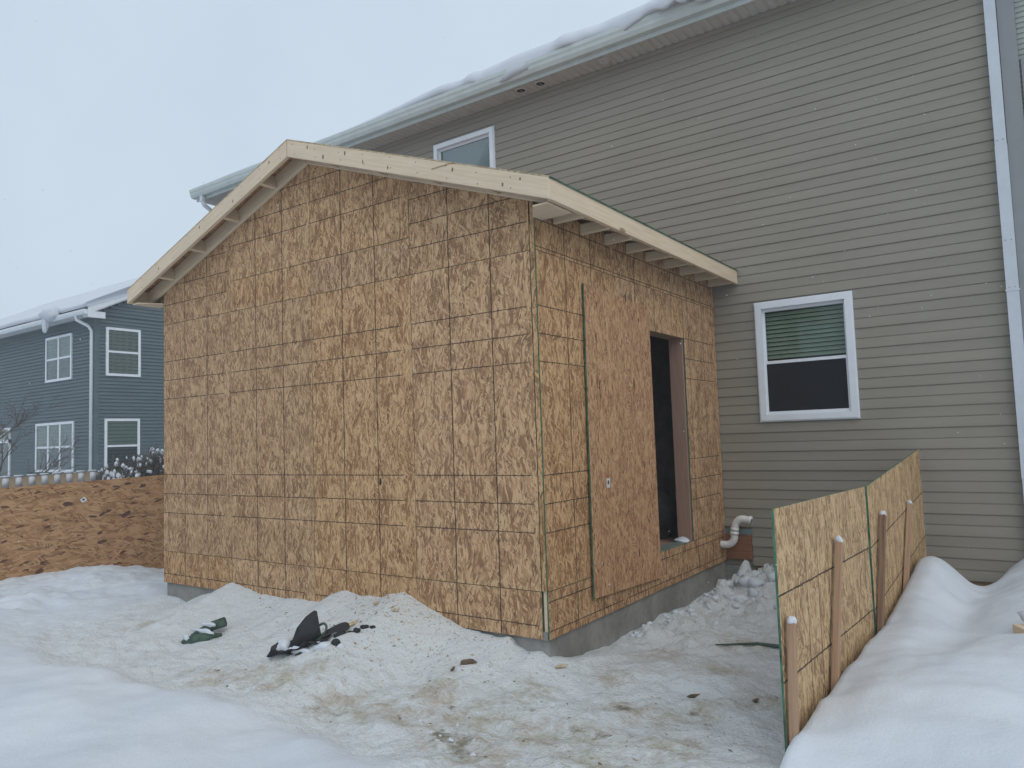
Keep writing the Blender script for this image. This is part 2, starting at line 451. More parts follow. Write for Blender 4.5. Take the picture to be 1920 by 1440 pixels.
class MB:
    def __init__(s):
        s.v, s.f, s.m = [], [], []

    def add(s, verts, faces, mi=0):
        n = len(s.v)
        s.v += [tuple(v) for v in verts]
        for f in faces:
            s.f.append(tuple(i + n for i in f))
            s.m.append(mi)
        return s

    def box(s, x0, x1, y0, y1, z0, z1, mi=0):
        v = [(x, y, z) for z in (z0, z1) for y in (y0, y1) for x in (x0, x1)]
        return s.add(v, [(0, 2, 3, 1), (4, 5, 7, 6), (0, 1, 5, 4), (2, 6, 7, 3), (0, 4, 6, 2), (1, 3, 7, 5)], mi)

    def prism(s, poly, d, mi=0):
        """poly: 3-D points of one face, d: extrusion vector"""
        n = len(poly)
        P = [Vector(p) for p in poly]
        D = Vector(d)
        nrm = sum(((P[i] - P[0]).cross(P[(i + 1) % n] - P[0]) for i in range(1, n - 1)), Vector())
        if nrm.dot(D) > 0:
            P = P[::-1]
        v = P + [p + D for p in P]
        f = [tuple(range(n)), tuple(range(2 * n - 1, n - 1, -1))]
        f += [(i, i + n, (i + 1) % n + n, (i + 1) % n) for i in range(n)]
        return s.add(v, f, mi)

    def tube(s, pts, rad, seg=8, mi=0, cap=True):
        P = [Vector(p) for p in pts]
        R = rad if isinstance(rad, (list, tuple)) else [rad] * len(P)
        vs, fs = [], []
        up = Vector((0.13, 0.27, 0.95))
        pu = None
        for i, p in enumerate(P):
            t = (P[min(i + 1, len(P) - 1)] - P[max(i - 1, 0)]).normalized()
            if pu is None:
                a = t.cross(up)
                if a.length < 0.1:
                    a = t.cross(Vector((1, 0, 0)))
                a.normalize()
            else:
                a = (pu - t * pu.dot(t)).normalized()
            pu = a
            b = t.cross(a)
            for k in range(seg):
                an = 2 * math.pi * k / seg
                vs.append(p + (a * math.cos(an) + b * math.sin(an)) * R[i])
        for i in range(len(P) - 1):
            for k in range(seg):
                k2 = (k + 1) % seg
                fs.append((i * seg + k, i * seg + k2, (i + 1) * seg + k2, (i + 1) * seg + k))
        if cap:
            fs.append(tuple(range(seg - 1, -1, -1)))
            fs.append(tuple((len(P) - 1) * seg + k for k in range(seg)))
        return s.add(vs, fs, mi)

    def blob(s, c, r, sub=2, amp=0.2, seed=0, mi=0, flat=0.0):
        bm = bmesh.new()
        bmesh.ops.create_icosphere(bm, subdivisions=sub, radius=1.0)
        rr = r if isinstance(r, (tuple, list)) else (r, r, r)
        vs = []
        rg = np.random.default_rng(seed)
        ph = rg.uniform(0, 6.28, 9)
        for v in bm.verts:
            x, y, z = v.co
            k = 1 + amp * (math.sin(2.3 * x + ph[0]) * math.sin(2.9 * y + ph[1]) + 0.6 * math.sin(4.3 * z + ph[2] + 2 * x) * math.sin(5.1 * x + ph[3])
                           + 0.4 * math.sin(7.9 * y + ph[4]) * math.sin(8.3 * z + ph[5] + x))
            zz = z * k * rr[2]
            if flat and zz < -flat * rr[2]:
                zz = -flat * rr[2]
            vs.append((c[0] + x * k * rr[0], c[1] + y * k * rr[1], c[2] + zz))
        fs = [tuple(v.index for v in f.verts) for f in bm.faces]
        bm.free()
        return s.add(vs, fs, mi)

    def build(s, name, mats, parent=None, smooth=False, M=None):
        me = bpy.data.meshes.new(name)
        me.from_pydata(s.v, [], s.f)
        if not isinstance(mats, (list, tuple)):
            mats = [mats]
        for m in mats:
            me.materials.append(m)
        me.polygons.foreach_set('material_index', s.m)
        if smooth:
            me.polygons.foreach_set('use_smooth', [True] * len(me.polygons))
        me.update()
        o = bpy.data.objects.new(name, me)
        if M is not None:
            o.matrix_basis = M
        COL.objects.link(o)
        return adopt(o, parent)


def addbox(name, mat, parent, *a):
    return MB().box(*a).build(name, mat, parent)


def board(name, mat, parent, p0, p1, w, h, up=(0, 0, 1), cut=None):
    """squared timber from p0 to p1 (centre line of its top edge): local X runs along it, w across, h down from p0/p1"""
    p0, p1 = Vector(p0), Vector(p1)
    x = (p1 - p0)
    L = x.length
    x.normalize()
    y = Vector(up).cross(x).normalized()
    z = x.cross(y)
    M = Matrix((x, y, z)).transposed().to_4x4()
    M.translation = p0
    mb = MB()
    c = cut or (0, 0)        # plumb cuts: shift of the lower edge at either end
    v = []
    for (xx, cc) in ((0, c[0]), (L, c[1])):
        for yy in (-w / 2, w / 2):
            v += [(xx + cc, yy, -h), (xx, yy, 0)]
    mb.add(v, [(0, 1, 3, 2), (4, 6, 7, 5), (0, 4, 5, 1), (2, 3, 7, 6), (1, 5, 7, 3), (0, 2, 6, 4)])
    o = mb.build(name, mat, parent, M=M)
    me = o.data
    bm = bmesh.new()
    bm.from_mesh(me)
    bmesh.ops.recalc_face_normals(bm, faces=bm.faces)
    bmesh.ops.bevel(bm, geom=bm.edges[:], offset=0.003, segments=1, affect='EDGES')
    bm.to_mesh(me)
    bm.free()
    return o


def osb(name, parent, O, eu, ev, poly, t=0.011, mat=None, pro=None, prot=False, strand_rot=False, name_edge=True):
    """sheet of strand board: outline poly (u, v in metres) on plane O + u*eu + v*ev, front face along eu x ev"""
    O, eu, ev = Vector(O), Vector(eu).normalized(), Vector(ev).normalized()
    n = eu.cross(ev)
    k = len(poly)
    F = [O + eu * a + ev * b for a, b in poly]
    B = [p - n * t for p in F]
    verts = F + B
    faces = [tuple(range(k)), tuple(range(2 * k - 1, k - 1, -1))] + [(i, i + k, (i + 1) % k + k, (i + 1) % k) for i in range(k)]
    me = bpy.data.meshes.new(name)
    me.from_pydata([tuple(v) for v in verts], [], faces)
    me.materials.append(mat or OSB)
    me.materials.append(GREEN)
    u1 = me.uv_layers.new(name='UVMap')
    u2 = me.uv_layers.new(name='Print')
    px, py = pro or (poly[0][0], poly[0][1])
    for p in me.polygons:
        p.material_index = 0 if p.index < 2 else 1
        for li in p.loop_indices:
            vi = me.loops[li].vertex_index % k
            a, b = poly[vi]
            u1.data[li].uv = (b, a) if strand_rot else (a, b)
            u2.data[li].uv = (b - py, a - px) if prot else (a - px, b - py)
    o = bpy.data.objects.new(name, me)
    COL.objects.link(o)
    return adopt(o, parent)


def interp(xs, ys, x):
    return np.interp(x, xs, ys)


# ------------------------------------------------------------------ numpy noise
_P = RNG.permutation(1024)
_G = RNG.uniform(-1, 1, 1024)


def vnoise(x, y, s=1.0, seed=0):
    x = np.asarray(x, float) * s + seed * 17.31
    y = np.asarray(y, float) * s + seed * 9.77
    xi, yi = np.floor(x).astype(int), np.floor(y).astype(int)
    fx, fy = x - xi, y - yi
    fx = fx * fx * fx * (fx * (fx * 6 - 15) + 10)
    fy = fy * fy * fy * (fy * (fy * 6 - 15) + 10)

    def g(a, b):
        return _G[(_P[a & 1023] + b) & 1023]
    return (g(xi, yi) * (1 - fx) + g(xi + 1, yi) * fx) * (1 - fy) + (g(xi, yi + 1) * (1 - fx) + g(xi + 1, yi + 1) * fx) * fy


def fbm(x, y, s, oct=4, gain=0.5, seed=0):
    a, r = 1.0, 0
    for i in range(oct):
        r = r + a * vnoise(x, y, s, seed + i * 3)
        s *= 2.03
        a *= gain
    return r


def ss(a, b, x):
    t = np.clip((np.asarray(x, float) - a) / (b - a), 0, 1)
    return t * t * (3 - 2 * t)


# ------------------------------------------------------------------ ground snow
WID, DEP = 4.877, 3.66
GX = [-4.9, -4.87, -4.646, -4.5, -4.33, -4.18, -3.98, -3.8, -3.665, -3.49, -3.2, -2.82, -2.38, -2.2, -2.04, -1.84, -1.6, -1.37, -1.24, -1.02, -0.86, -0.76, -0.53, -0.41, -0.31, -0.29, -0.2, -0.09, 0.0, 0.1]
GZ = [-.15, -.151, -.157, -.187, -.165, -.065, -.036, .053, .106, .074, .02, .018, .036, .121, .164, .133, .152, .206, .172, .1, .045, .009, -.011, -.008, -.01, -.057, -.094, -.068, -.13, -.14]
SY = [-.1, 0, .2, .5, .85, 1.3, 1.75, 1.87, 2.5, 2.9, 3.64, 4]
SZ = [-.13, -.128, -.166, -.213, -.245, -.223, -.249, -.213, -.283, -.238, -.276, -.28]
BAR = [(1.80, -0.74), (1.90, 1.04), (1.94, 3.60)]
CEX = [-9, -4.88, -3.31, -2.44, -2.08, -1.57, -1.08, -0.64, -0.23, 0.11, 0.5, 1.0]
CEY = [-1.5, -1.54, -1.58, -1.59, -1.63, -1.49, -1.45, -1.49, -1.55, -1.66, -2.0, -2.6]
STAINS = [(-3.93, -.73, .25), (-2.25, -1.42, .2), (-1.85, -1.36, .28), (-1.6, -1.22, .25), (-1.36, -1.23, .25), (-1.23, -1.03, .2), (-.83, -1.15, .3), (-.58, -1.12, .3),
          (-.35, -1.08, .3), (-.15, -1.02, .3), (.03, -1.19, .25), (.18, -1.18, .25), (.06, -.54, .22), (.12, -.39, .2), (.68, -.76, .3), (.68, -.3, .2), (.8, -.3, .22),
          (1.0, -.31, .22), (1.15, -.12, .22), (.42, .13, .2), (.96, .7, .25), (.04, -.86, .35), (-1.77, -.73, .2), (.88, -1.05, .3), (1.15, -.66, .3), (.4, -1.3, .35), (1.2, -1.1, .3), (.5, -.9, .4),
          (.9, 1.4, .3), (.5, .8, .25), (1.4, .2, .25), (-.4, -.75, .3)]
MUDS = [(.0, -1.16, .12), (.16, -1.14, .10), (.2, -1.25, .1), (-.49, -.30, .035), (.72, -.31, .07), (.78, -.72, .06), (.62, -.74, .05), (1.1, -.15, .05), (-1.42, -.85, .05)]

_r = random.Random(77)
MUDS += [(_r.uniform(-2.0, 1.6), _r.uniform(-1.4, 0.1), _r.uniform(0.012, 0.035)) for _ in range(46)]


def ground(x, y):
    x = np.asarray(x, float)
    y = np.asarray(y, float)
    base = -0.225 + 0.02 * fbm(x, y, 0.8, 3, seed=2)
    # trodden area
    edge = np.interp(x, CEX, CEY) + 0.10 * fbm(x, y, 1.7, 3, seed=5)
    clean = ss(0.12, -0.30, y - edge)            # 1 in the smooth snow at the lower left
    tramp = (1 - clean) * ss(-5.6, -4.2, x) * ss(1.95, 1.7, x)
    h = base + clean * (0.09 + 0.05 * ss(0, 2.0, edge - y)) + clean * 0.035 * fbm(x, y, 0.9, 3, seed=9)
    # left part climbs to the bank by the sheet fence
    left = ss(-4.0, -6.6, x)
    bankz = -0.15 + 0.05 * fbm(x, y, 1.3, 4, seed=4) + 0.035 * np.sin(3.1 * y + 0.6)
    h = h * (1 - left) + bankz * left
    # pile thrown up against the gable wall
    gp = np.interp(x, GX, GZ)
    d = np.maximum(0, -y)
    win = ss(-5.15, -4.85, x) * ss(0.35, -0.05, x)
    wid = 0.42 + 0.55 * ss(0.0, 0.2, gp)
    prof = np.exp(-(d / wid) ** 1.25)
    h = h + win * (gp - h) * prof * (y < 0.6)
    # along the side wall
    sp = np.interp(y, SY, SZ)
    dx = np.maximum(0, x)
    h = h + (sp - h) * np.exp(-(dx / 0.22) ** 1.5) * ss(-0.05, 0.25, y) * (x > -0.6)
    # crumbly lumps
    lum = np.clip(fbm(x, y, 6.5, 4, 0.55, seed=21), 0, 2)
    side = ss(0.0, 0.12, x) * ss(0.75, 0.3, x - 0.14 * y) * ss(0.4, 1.2, y)
    back = ss(2.3, 3.1, y) * ss(0.02, 0.3, x) * ss(1.95, 1.6, x)
    h = h + side * 0.06 * lum + back * (0.10 * lum + 0.10 * ss(2.9, 3.5, y) + 0.05 * np.clip(fbm(x, y, 3.3, 2, seed=31), 0, 1))
    h = h + 0.22 * np.exp(-((x - 1.45) / 0.22) ** 2 - ((y - 2.9) / 0.5) ** 2) + 0.10 * np.exp(-((x - 0.55) / 0.2) ** 2 - ((y - 3.0) / 0.3) ** 2)
    # drift behind the sheet barrier on the right
    bx = np.interp(y, [-3, -0.74, 1.04, 3.6], [1.70, 1.80, 1.90, 1.94])
    r = ss(-0.03, 0.06, x - bx) * ss(-1.6, -0.8, y) + ss(-0.1, 0.35, x - bx - 0.15) * ss(-0.8, -1.6, y)
    dz = np.interp(y, [-3, -1.2, -0.7, -0.1, 0.5, 1.2, 1.93, 2.57, 3.2, 3.66], [-.10, -.06, .0, .045, .08, .10, .17, .24, .22, .13])
    far = x - bx
    dz = dz + 0.05 * np.sin(2.4 * far + 1.1 * y + 0.4) * ss(0.0, 0.3, far) + 0.055 * fbm(x, y, 1.0, 3, 0.5, seed=12) * ss(0.05, 0.4, far) + 0.010 * fbm(x, y, 4.5, 3, 0.5, seed=14)
    dz = dz - 0.10 * np.exp(-((far - 0.45) / 0.20) ** 2) * ss(0.2, 1.5, y) - 0.22 * np.exp(-((x - 2.28) / 0.22) ** 2) * ss(2.9, 3.6, y)
    dz = dz + 0.10 * np.exp(-((far - 0.22) / 0.16) ** 2) * ss(1.2, 2.6, y) * ss(3.7, 3.1, y)
    dz = dz + 0.09 * ss(0.4, 1.1, far) * ss(-0.5, 0.8, y)
    h = h + (dz - h) * np.clip(r, 0, 1)
    # trodden roughness
    t2 = tramp * (1 - np.clip(r, 0, 1))
    near = np.exp(-(d / 0.5) ** 2) * win
    rough = 0.024 * fbm(x, y, 3.1, 4, 0.55, seed=40) + 0.013 * fbm(x, y, 11, 3, 0.6, seed=44)
    fr_ = random.Random(15)
    for _ in range(44):
        fx_, fy_, fa_ = fr_.uniform(-3.6, 1.6), fr_.uniform(-1.4, 0.2), fr_.uniform(-0.6, 0.9)
        u_ = (x - fx_) * math.cos(fa_) + (y - fy_) * math.sin(fa_)
        v_ = -(x - fx_) * math.sin(fa_) + (y - fy_) * math.cos(fa_)
        q_ = (u_ / 0.15) ** 2 + (v_ / 0.06) ** 2
        h = h + t2 * (1 - near) * fr_.uniform(0.008, 0.020) * (0.6 * np.exp(-((np.sqrt(q_) - 1.25) / 0.25) ** 2) - np.exp(-q_ ** 2))
    h = h + clean * (0.008 * fbm(x, y, 2.6, 4, 0.6, seed=81) - 0.012 * np.clip(fbm(x, y, 1.9, 2, seed=83) - 0.35, 0, 1))
    h = h + t2 * rough * (1 - 0.6 * near) + left * 0.024 * fbm(x, y, 4, 5, 0.6, seed=47) + 0.004 * fbm(x, y, 6, 3, seed=50)
    t2 = np.maximum(t2, 0.6 * left * (1 - clean) * ss(-9.5, -7.5, x) * ss(-0.4, 0.5, fbm(x, y, 1.6, 3, seed=70)))
    return h, t2, clean, r


def axis(lo, hi, step, far):
    a = list(np.arange(lo, hi + 1e-6, step))
    s, p = step, lo
    left = []
    while p > -far:
        s *= 1.35
        p -= s
        left.append(p)
    s, p = step, a[-1]
    right = []
    while p < far:
        s *= 1.35
        p += s
        right.append(p)
    return np.array(left[::-1] + a + right)


xs = axis(-9.2, 3.6, 0.03, 420)
ys = axis(-3.4, 3.9, 0.03, 420)
X, Y = np.meshgrid(xs, ys)
H, TR, CL, RR = ground(X, Y)
outer = np.maximum(ss(4, 12, X), np.maximum(ss(-9.5, -13, X), np.maximum(ss(-4, -8, Y), ss(4.5, 8, Y))))
H = H * (1 - outer) + outer * (-0.15 + 0.10 * fbm(X, Y, 0.25, 2, seed=60))
nx, ny = len(xs), len(ys)
me = bpy.data.meshes.new('snow_ground')
idx = np.arange(nx * ny).reshape(ny, nx)
fc = np.stack([idx[:-1, :-1], idx[:-1, 1:], idx[1:, 1:], idx[1:, :-1]], -1).reshape(-1, 4)
me.vertices.add(nx * ny)
me.vertices.foreach_set('co', np.stack([X, Y, H], -1).astype(np.float32).ravel())
me.loops.add(len(fc) * 4)
me.loops.foreach_set('vertex_index', fc.astype(np.int32).ravel())
me.polygons.add(len(fc))
me.polygons.foreach_set('loop_start', np.arange(0, len(fc) * 4, 4, dtype=np.int32))
me.update(calc_edges=True)
me.polygons.foreach_set('use_smooth', np.ones(len(fc), dtype=bool))
st = np.zeros_like(X)
for (a, b, r_) in STAINS:
    st = np.maximum(st, np.exp(-((X - a) ** 2 + ((Y - b)) ** 2) / (r_ * r_)))
st = np.clip(st * np.clip(TR * 1.3, 0, 1) + 0.06 * TR * ss(-2.5, -0.5, X) * ss(0.9, 0.0, Y - 0.4 * X), 0, 1)
drift_old = np.clip(RR, 0, 1) * (0.20 * np.exp(-((X - np.interp(Y, [-1, 3.6], [1.82, 1.95]) - 0.42) / 0.14) ** 2) * ss(-0.6, 0.5, Y))
st = np.maximum(st, drift_old)
md = np.zeros_like(X)
for (a, b, r_) in MUDS:
    md = np.maximum(md, np.exp(-((X - a) ** 2 + (Y - b) ** 2) / (r_ * r_)))
sw = np.exp(-((X + 1.25) / 0.75) ** 2) * np.exp(-(np.maximum(0, -Y) / 0.55) ** 2) * (Y < 0.1)
sw = np.maximum(sw, 0.5 * np.exp(-((X + 0.45) / 0.4) ** 2) * np.exp(-(np.maximum(0, -Y) / 0.3) ** 2) * (Y < 0.1))
for nm, arr in (('stain', st), ('tramp', np.clip(TR, 0, 1)), ('mud', md), ('saw', sw)):
    a = me.attributes.new(nm, 'FLOAT', 'POINT')
    a.data.foreach_set('value', arr.astype(np.float32).ravel())
me.materials.append(SNOWG)
gr = bpy.data.objects.new('snow_ground', me)
COL.objects.link(gr)
tag(gr, 'snow-covered ground trodden and stained in front of the addition', None, None, 'structure')


def gz(x, y):
    return float(ground(np.array([x]), np.array([y]))[0][0])


# ------------------------------------------------------------------ the two-storey house
HY = 3.66                      # siding plane
HX0, HX1 = -9.3, 2.86
W1 = (0.468, 1.429, 1.506, 2.77)
W2 = (-4.03, -2.96, 4.43, 5.69)
house = thing('house', (-3.2, 7.0, -0.3), 'large two-storey house with taupe lap siding behind the wood addition', 'house')


def holes_rects(x0, x1, z0, z1, holes):
    out = []
    xb = sorted({x0, x1} | {h[0] for h in holes} | {h[1] for h in holes})
    zb = sorted({z0, z1} | {h[2] for h in holes} | {h[3] for h in holes})
    for i in range(len(xb) - 1):
        for j in range(len(zb) - 1):
            cx, cz = (xb[i] + xb[i + 1]) / 2, (zb[j] + zb[j + 1]) / 2
            if any(h[0] < cx < h[1] and h[2] < cz < h[3] for h in holes):
                continue
            out.append((xb[i], xb[i + 1], zb[j], zb[j + 1]))
    return out


core = MB()
for (a, b, c, d) in holes_rects(HX0, HX1, -0.045, 6.0, [W1, W2]):
    core.add([(a, HY + 0.004, c), (b, HY + 0.004, c), (b, HY + 0.004, d), (a, HY + 0.004, d)], [(0, 1, 2, 3)])
core.box(HX0, HX0 + 0.1, HY + 0.01, 11.5, -0.045, 6.0)
core.box(HX1 - 0.1, HX1, HY + 0.01, 11.5, -0.045, 6.0)
core.box(HX0, HX1, 11.4, 11.5, -0.045, 6.0)
core.build('wall', SIDING, house)
addbox('foundation', CONC, house, HX0 + 0.02, HX1 - 0.02, HY + 0.012, 11.4, -0.7, -0.05)

PIT = 0.1015
zc = -0.04
k = 0
while zc < 5.955:
    z1 = min(zc + PIT, 5.968)
    segs = [(HX0, HX1)]
    if zc < 0.36:
        segs = [(HX0, -4.9), (0.29 if zc < 0.27 else 0.06, HX1)]
    new = []
    for s in segs:
        cur = [s]
        for h in (W1, W2):
            if z1 > h[2] + 0.001 and zc < h[3] - 0.001:
                nxt = []
                for (a, b) in cur:
                    if h[0] > a and h[1] < b:
                        nxt += [(a, h[0]), (h[1], b)]
                    else:
                        nxt.append((a, b))
                cur = nxt
        new += cur
    cut_ = []
    for (a, b) in new:
        if b - a > 3.6:
            xj = a + (b - a) * random.uniform(0.25, 0.75)
            cut_ += [(a, xj + 0.004), (xj, b)]
        else:
            cut_.append((a, b))
    new = cut_
    deep = 0.0145 if k % 2 == 0 else 0.0105
    for (a, b) in new:
        mb = MB()
        sag = random.uniform(-0.0008, 0.0008)
        yb, yt = HY - deep, HY - 0.002
        prof = [(yb + 0.002, zc), (yb, zc + 0.004), (yb + 0.0015, zc + 0.03), (yt - 0.004, z1 - 0.012), (yt, z1 - 0.003), (yt, z1 + 0.004)]
        n = 14 if b - a > 6 else 5
        vv, ff = [], []
        xsn = np.linspace(a, b, n)
        jit = [random.uniform(-0.0011, 0.0011) for _ in range(n)]
        for i, xx in enumerate(xsn):
            vv += [(xx, HY + 0.002, zc + jit[i])] + [(xx, p[0] + sag, p[1] + jit[i]) for p in prof]
        q = len(prof) + 1
        for i in range(n - 1):
            for j in range(q - 1):
                ff.append((i * q + j, (i + 1) * q + j, (i + 1) * q + j + 1, i * q + j + 1))
        mb.add(vv, ff)
        mb.build('siding_board', SIDING, house)
    zc += PIT
    k += 1

# corner trim, lighter wing beyond, white downspout
addbox('corner_trim', TRIM_G, house, 2.835, 2.97, HY - 0.035, HY + 0.10, -0.05, 5.97)
wing = MB()
z = -0.04
while z < 5.95:
    wing.prism([(2.972, HY + 0.03, z), (2.972, HY + 0.018, z + 0.002), (2.972, HY + 0.03, z + 0.05)], (3.2, 0, 0))
    z += 0.05
wing.box(2.972, 6.2, HY + 0.031, HY + 0.2, -0.05, 5.96)
wing.build('wing_wall', SIDING_P, house)
addbox('wing_panel', TRIM_G, house, 2.985, 4.2, HY - 0.005, HY + 0.012, -0.05, 4.72)
addbox('white_bar', WHITE, house, 2.99, 3.006, HY - 0.05, HY - 0.008, 0.2, 4.1)
dsp = MB()
dsp.box(2.735, 2.832, HY - 0.085, HY - 0.018, 0.9, 3.93)
dsp.box(2.738, 2.829, HY - 0.082, HY - 0.021, 3.9295, 5.9)
dsp.box(2.738, 2.829, HY - 0.082, HY - 0.021, -0.1, 0.9005)
ds = dsp.build('downspout', DSPOUT, house)
for zz in (3.98, 3.05, 2.62):
    for xx in (2.76, 2.805):
        MB().tube([(xx, HY - 0.083, zz), (xx, HY - 0.091, zz)], 0.005, 6).build('rivet', TRIM_G, ds)
addbox('downspout_strap', DSPOUT, ds, 2.728, 2.839, HY - 0.089, HY - 0.016, 2.585, 2.60)

# soffit panels, fascia, gutter, roof
HXL, HXR = -9.55, 6.3
SY0 = 3.335
pw = 0.3048
sp_me = None
x = HXL
while x < 3.0:
    if sp_me is None:
        mb = MB()
        for j in range(3):
            a = j * pw / 3
            mb.prism([(a, 0, 0), (a + 0.012, 0, -0.011), (a + 0.058, 0, -0.011), (a + 0.07, 0, 0)], (0, HY - SY0, 0))
        mb.box(0, pw, 0, HY - SY0, 0.0, 0.006)
        o = mb.build('soffit_panel', SOFFIT, None)
        sp_me = o.data
    else:
        o = bpy.data.objects.new('soffit_panel', sp_me)
        COL.objects.link(o)
    o.location = (x, SY0, 5.981)
    adopt(o, house)
    x += pw
addbox('frieze_trim', SIDING, house, HX0, 2.83, HY - 0.022, HY - 0.001, 5.915, 5.968)
addbox('fascia', GUTTER, house, HXL, HXR, SY0 - 0.022, SY0, 5.955, 6.16)
gp = [(SY0 - 0.023, 6.15), (SY0 - 0.023, 6.005), (SY0 - 0.10, 6.005), (SY0 - 0.128, 6.05), (SY0 - 0.135, 6.085), (SY0 - 0.148, 6.11), (SY0 - 0.15, 6.155), (SY0 - 0.138, 6.155),
      (SY0 - 0.136, 6.125), (SY0 - 0.04, 6.125), (SY0 - 0.035, 6.15)]
MB().prism([(HXL - 0.03, a, b) for a, b in gp], (HXR - HXL, 0, 0)).build('gutter', GUTTER, house)
MB().prism([(HXL - 0.033, a, b) for a, b in gp[:7]], (0.003, 0, 0)).build('gutter_end_cap', GUTTER, house)
addbox('gutter_downspout', DSPOUT, house, -9.33, -9.25, SY0 - 0.10, SY0 - 0.035, 5.90, 6.004)
MB().tube([(-9.29, SY0 - 0.07, 5.91), (-9.29, SY0 - 0.03, 5.84), (-9.29, HY - 0.08, 5.70), (-9.29, HY - 0.06, 5.55)], 0.04, 8).build('elbow', DSPOUT, house, True)
rf = MB()
rs = 0.42
rf.prism([(HXL - 0.02, SY0 - 0.06, 6.165), (HXL - 0.02, SY0 - 0.06, 6.18), (HXL - 0.02, 7.6, 6.18 + (7.66 - SY0) * rs), (HXL - 0.02, 11.9, 6.18), (HXL - 0.02, 11.9, 6.165), (HXL - 0.02, 7.6, 6.15 + (7.66 - SY0) * rs)],
         (HXR - HXL, 0, 0))
rf.build('roof', SHINGLE, house)
addbox('rake_soffit', SOFFIT, house, HXL, HX0 - 0.001, HY + 0.002, 11.5, 5.975, 5.99)
MB().prism([(HX0 + 0.02, HY + 0.05, 6.0), (HX0 + 0.02, 11.4, 6.0), (HX0 + 0.02, 7.6, 6.12 + (7.66 - SY0) * rs)], (0.1, 0, 0)).build('gable_end', SIDING, house)
for vx, col_ in ((-2.363, DARK), (-2.056, DARK), (-1.141, GUTTER)):
    rg_ = MB()
    n = 20
    vv, ff = [], []
    for r_, z_ in ((0.078, 5.968), (0.072, 5.955), (0.058, 5.954), (0.055, 5.966)):
        vv += [(vx + r_ * math.cos(2 * math.pi * i / n), 3.46 + r_ * math.sin(2 * math.pi * i / n), z_) for i in range(n)]
    for j in range(3):
        for i in range(n):
            ff.append((j * n + i, j * n + (i + 1) % n, (j + 1) * n + (i + 1) % n, (j + 1) * n + i))
    rg_.add(vv, ff)
    vt = rg_.build('soffit_vent', SOFFIT, house, True)
    MB().tube([(vx, 3.46, 5.960), (vx, 3.46, 5.969)], 0.0565, 20).build('vent_core', col_, vt)
    MB().box(vx - 0.002, vx + 0.002, 3.41, 3.51, 5.956, 5.9595).build('vent_bar', SOFFIT, vt)

# snow on the house roof, hanging over the gutter
mb = MB()
xs_ = np.arange(HXL, HXR, 0.05)
prof_n = 13
vv, ff = [], []
for i, xx in enumerate(xs_):
    ov = float(ss(-5.2, -2.6, xx)) * (0.10 + 0.06 * float(vnoise(xx, 0.3, 1.3, 3)) + 0.045 * float(vnoise(xx, 0.7, 4.1, 4)))
    dr = max(0.0, float(ss(-3.6, -2.0, xx)) * (0.025 + 0.07 * float(vnoise(xx, 0.1, 2.2, 5)) + 0.11 * abs(float(vnoise(xx, 0.9, 5.2, 6)))))
    th = 0.075 + 0.10 * float(ss(-6, -1.5, xx)) + 0.02 * float(vnoise(xx, 0.5, 1.1, 7))
    yf = SY0 - 0.10 - ov
    zb = 6.158 if ov < 0.03 else 6.158 - dr
    pr = [(7.6, 6.20 + (7.66 - SY0) * rs + th), (5.5, 6.18 + (5.56 - SY0) * rs + th), (4.2, 6.18 + (4.26 - SY0) * rs + th), (3.75, 6.18 + (3.81 - SY0) * rs + th), (3.5, 6.17 + (3.56 - SY0) * rs + th),
          (yf + 0.14, 6.19 + th), (yf + 0.06, 6.165 + th * 0.9), (yf + 0.015, 6.16 + th * 0.66), (yf, 6.16 + th * 0.36), (yf + 0.004, (zb + 6.16 + th * 0.2) / 2), (yf + 0.022, zb),
          (yf + 0.055, min(6.16, zb + 0.035)), (SY0 - 0.07, 6.157)]
    vv += [(xx, a, b) for a, b in pr]
for i in range(len(xs_) - 1):
    for j in range(prof_n - 1):
        ff.append((i * prof_n + j, (i + 1) * prof_n + j, (i + 1) * prof_n + j + 1, i * prof_n + j + 1))
mb.add(vv, ff)
rs_o = mb.build('roof_snow', SNOW, None, True)
tag(rs_o, 'snow on the taupe house roof sagging over its gutter', 'snow')


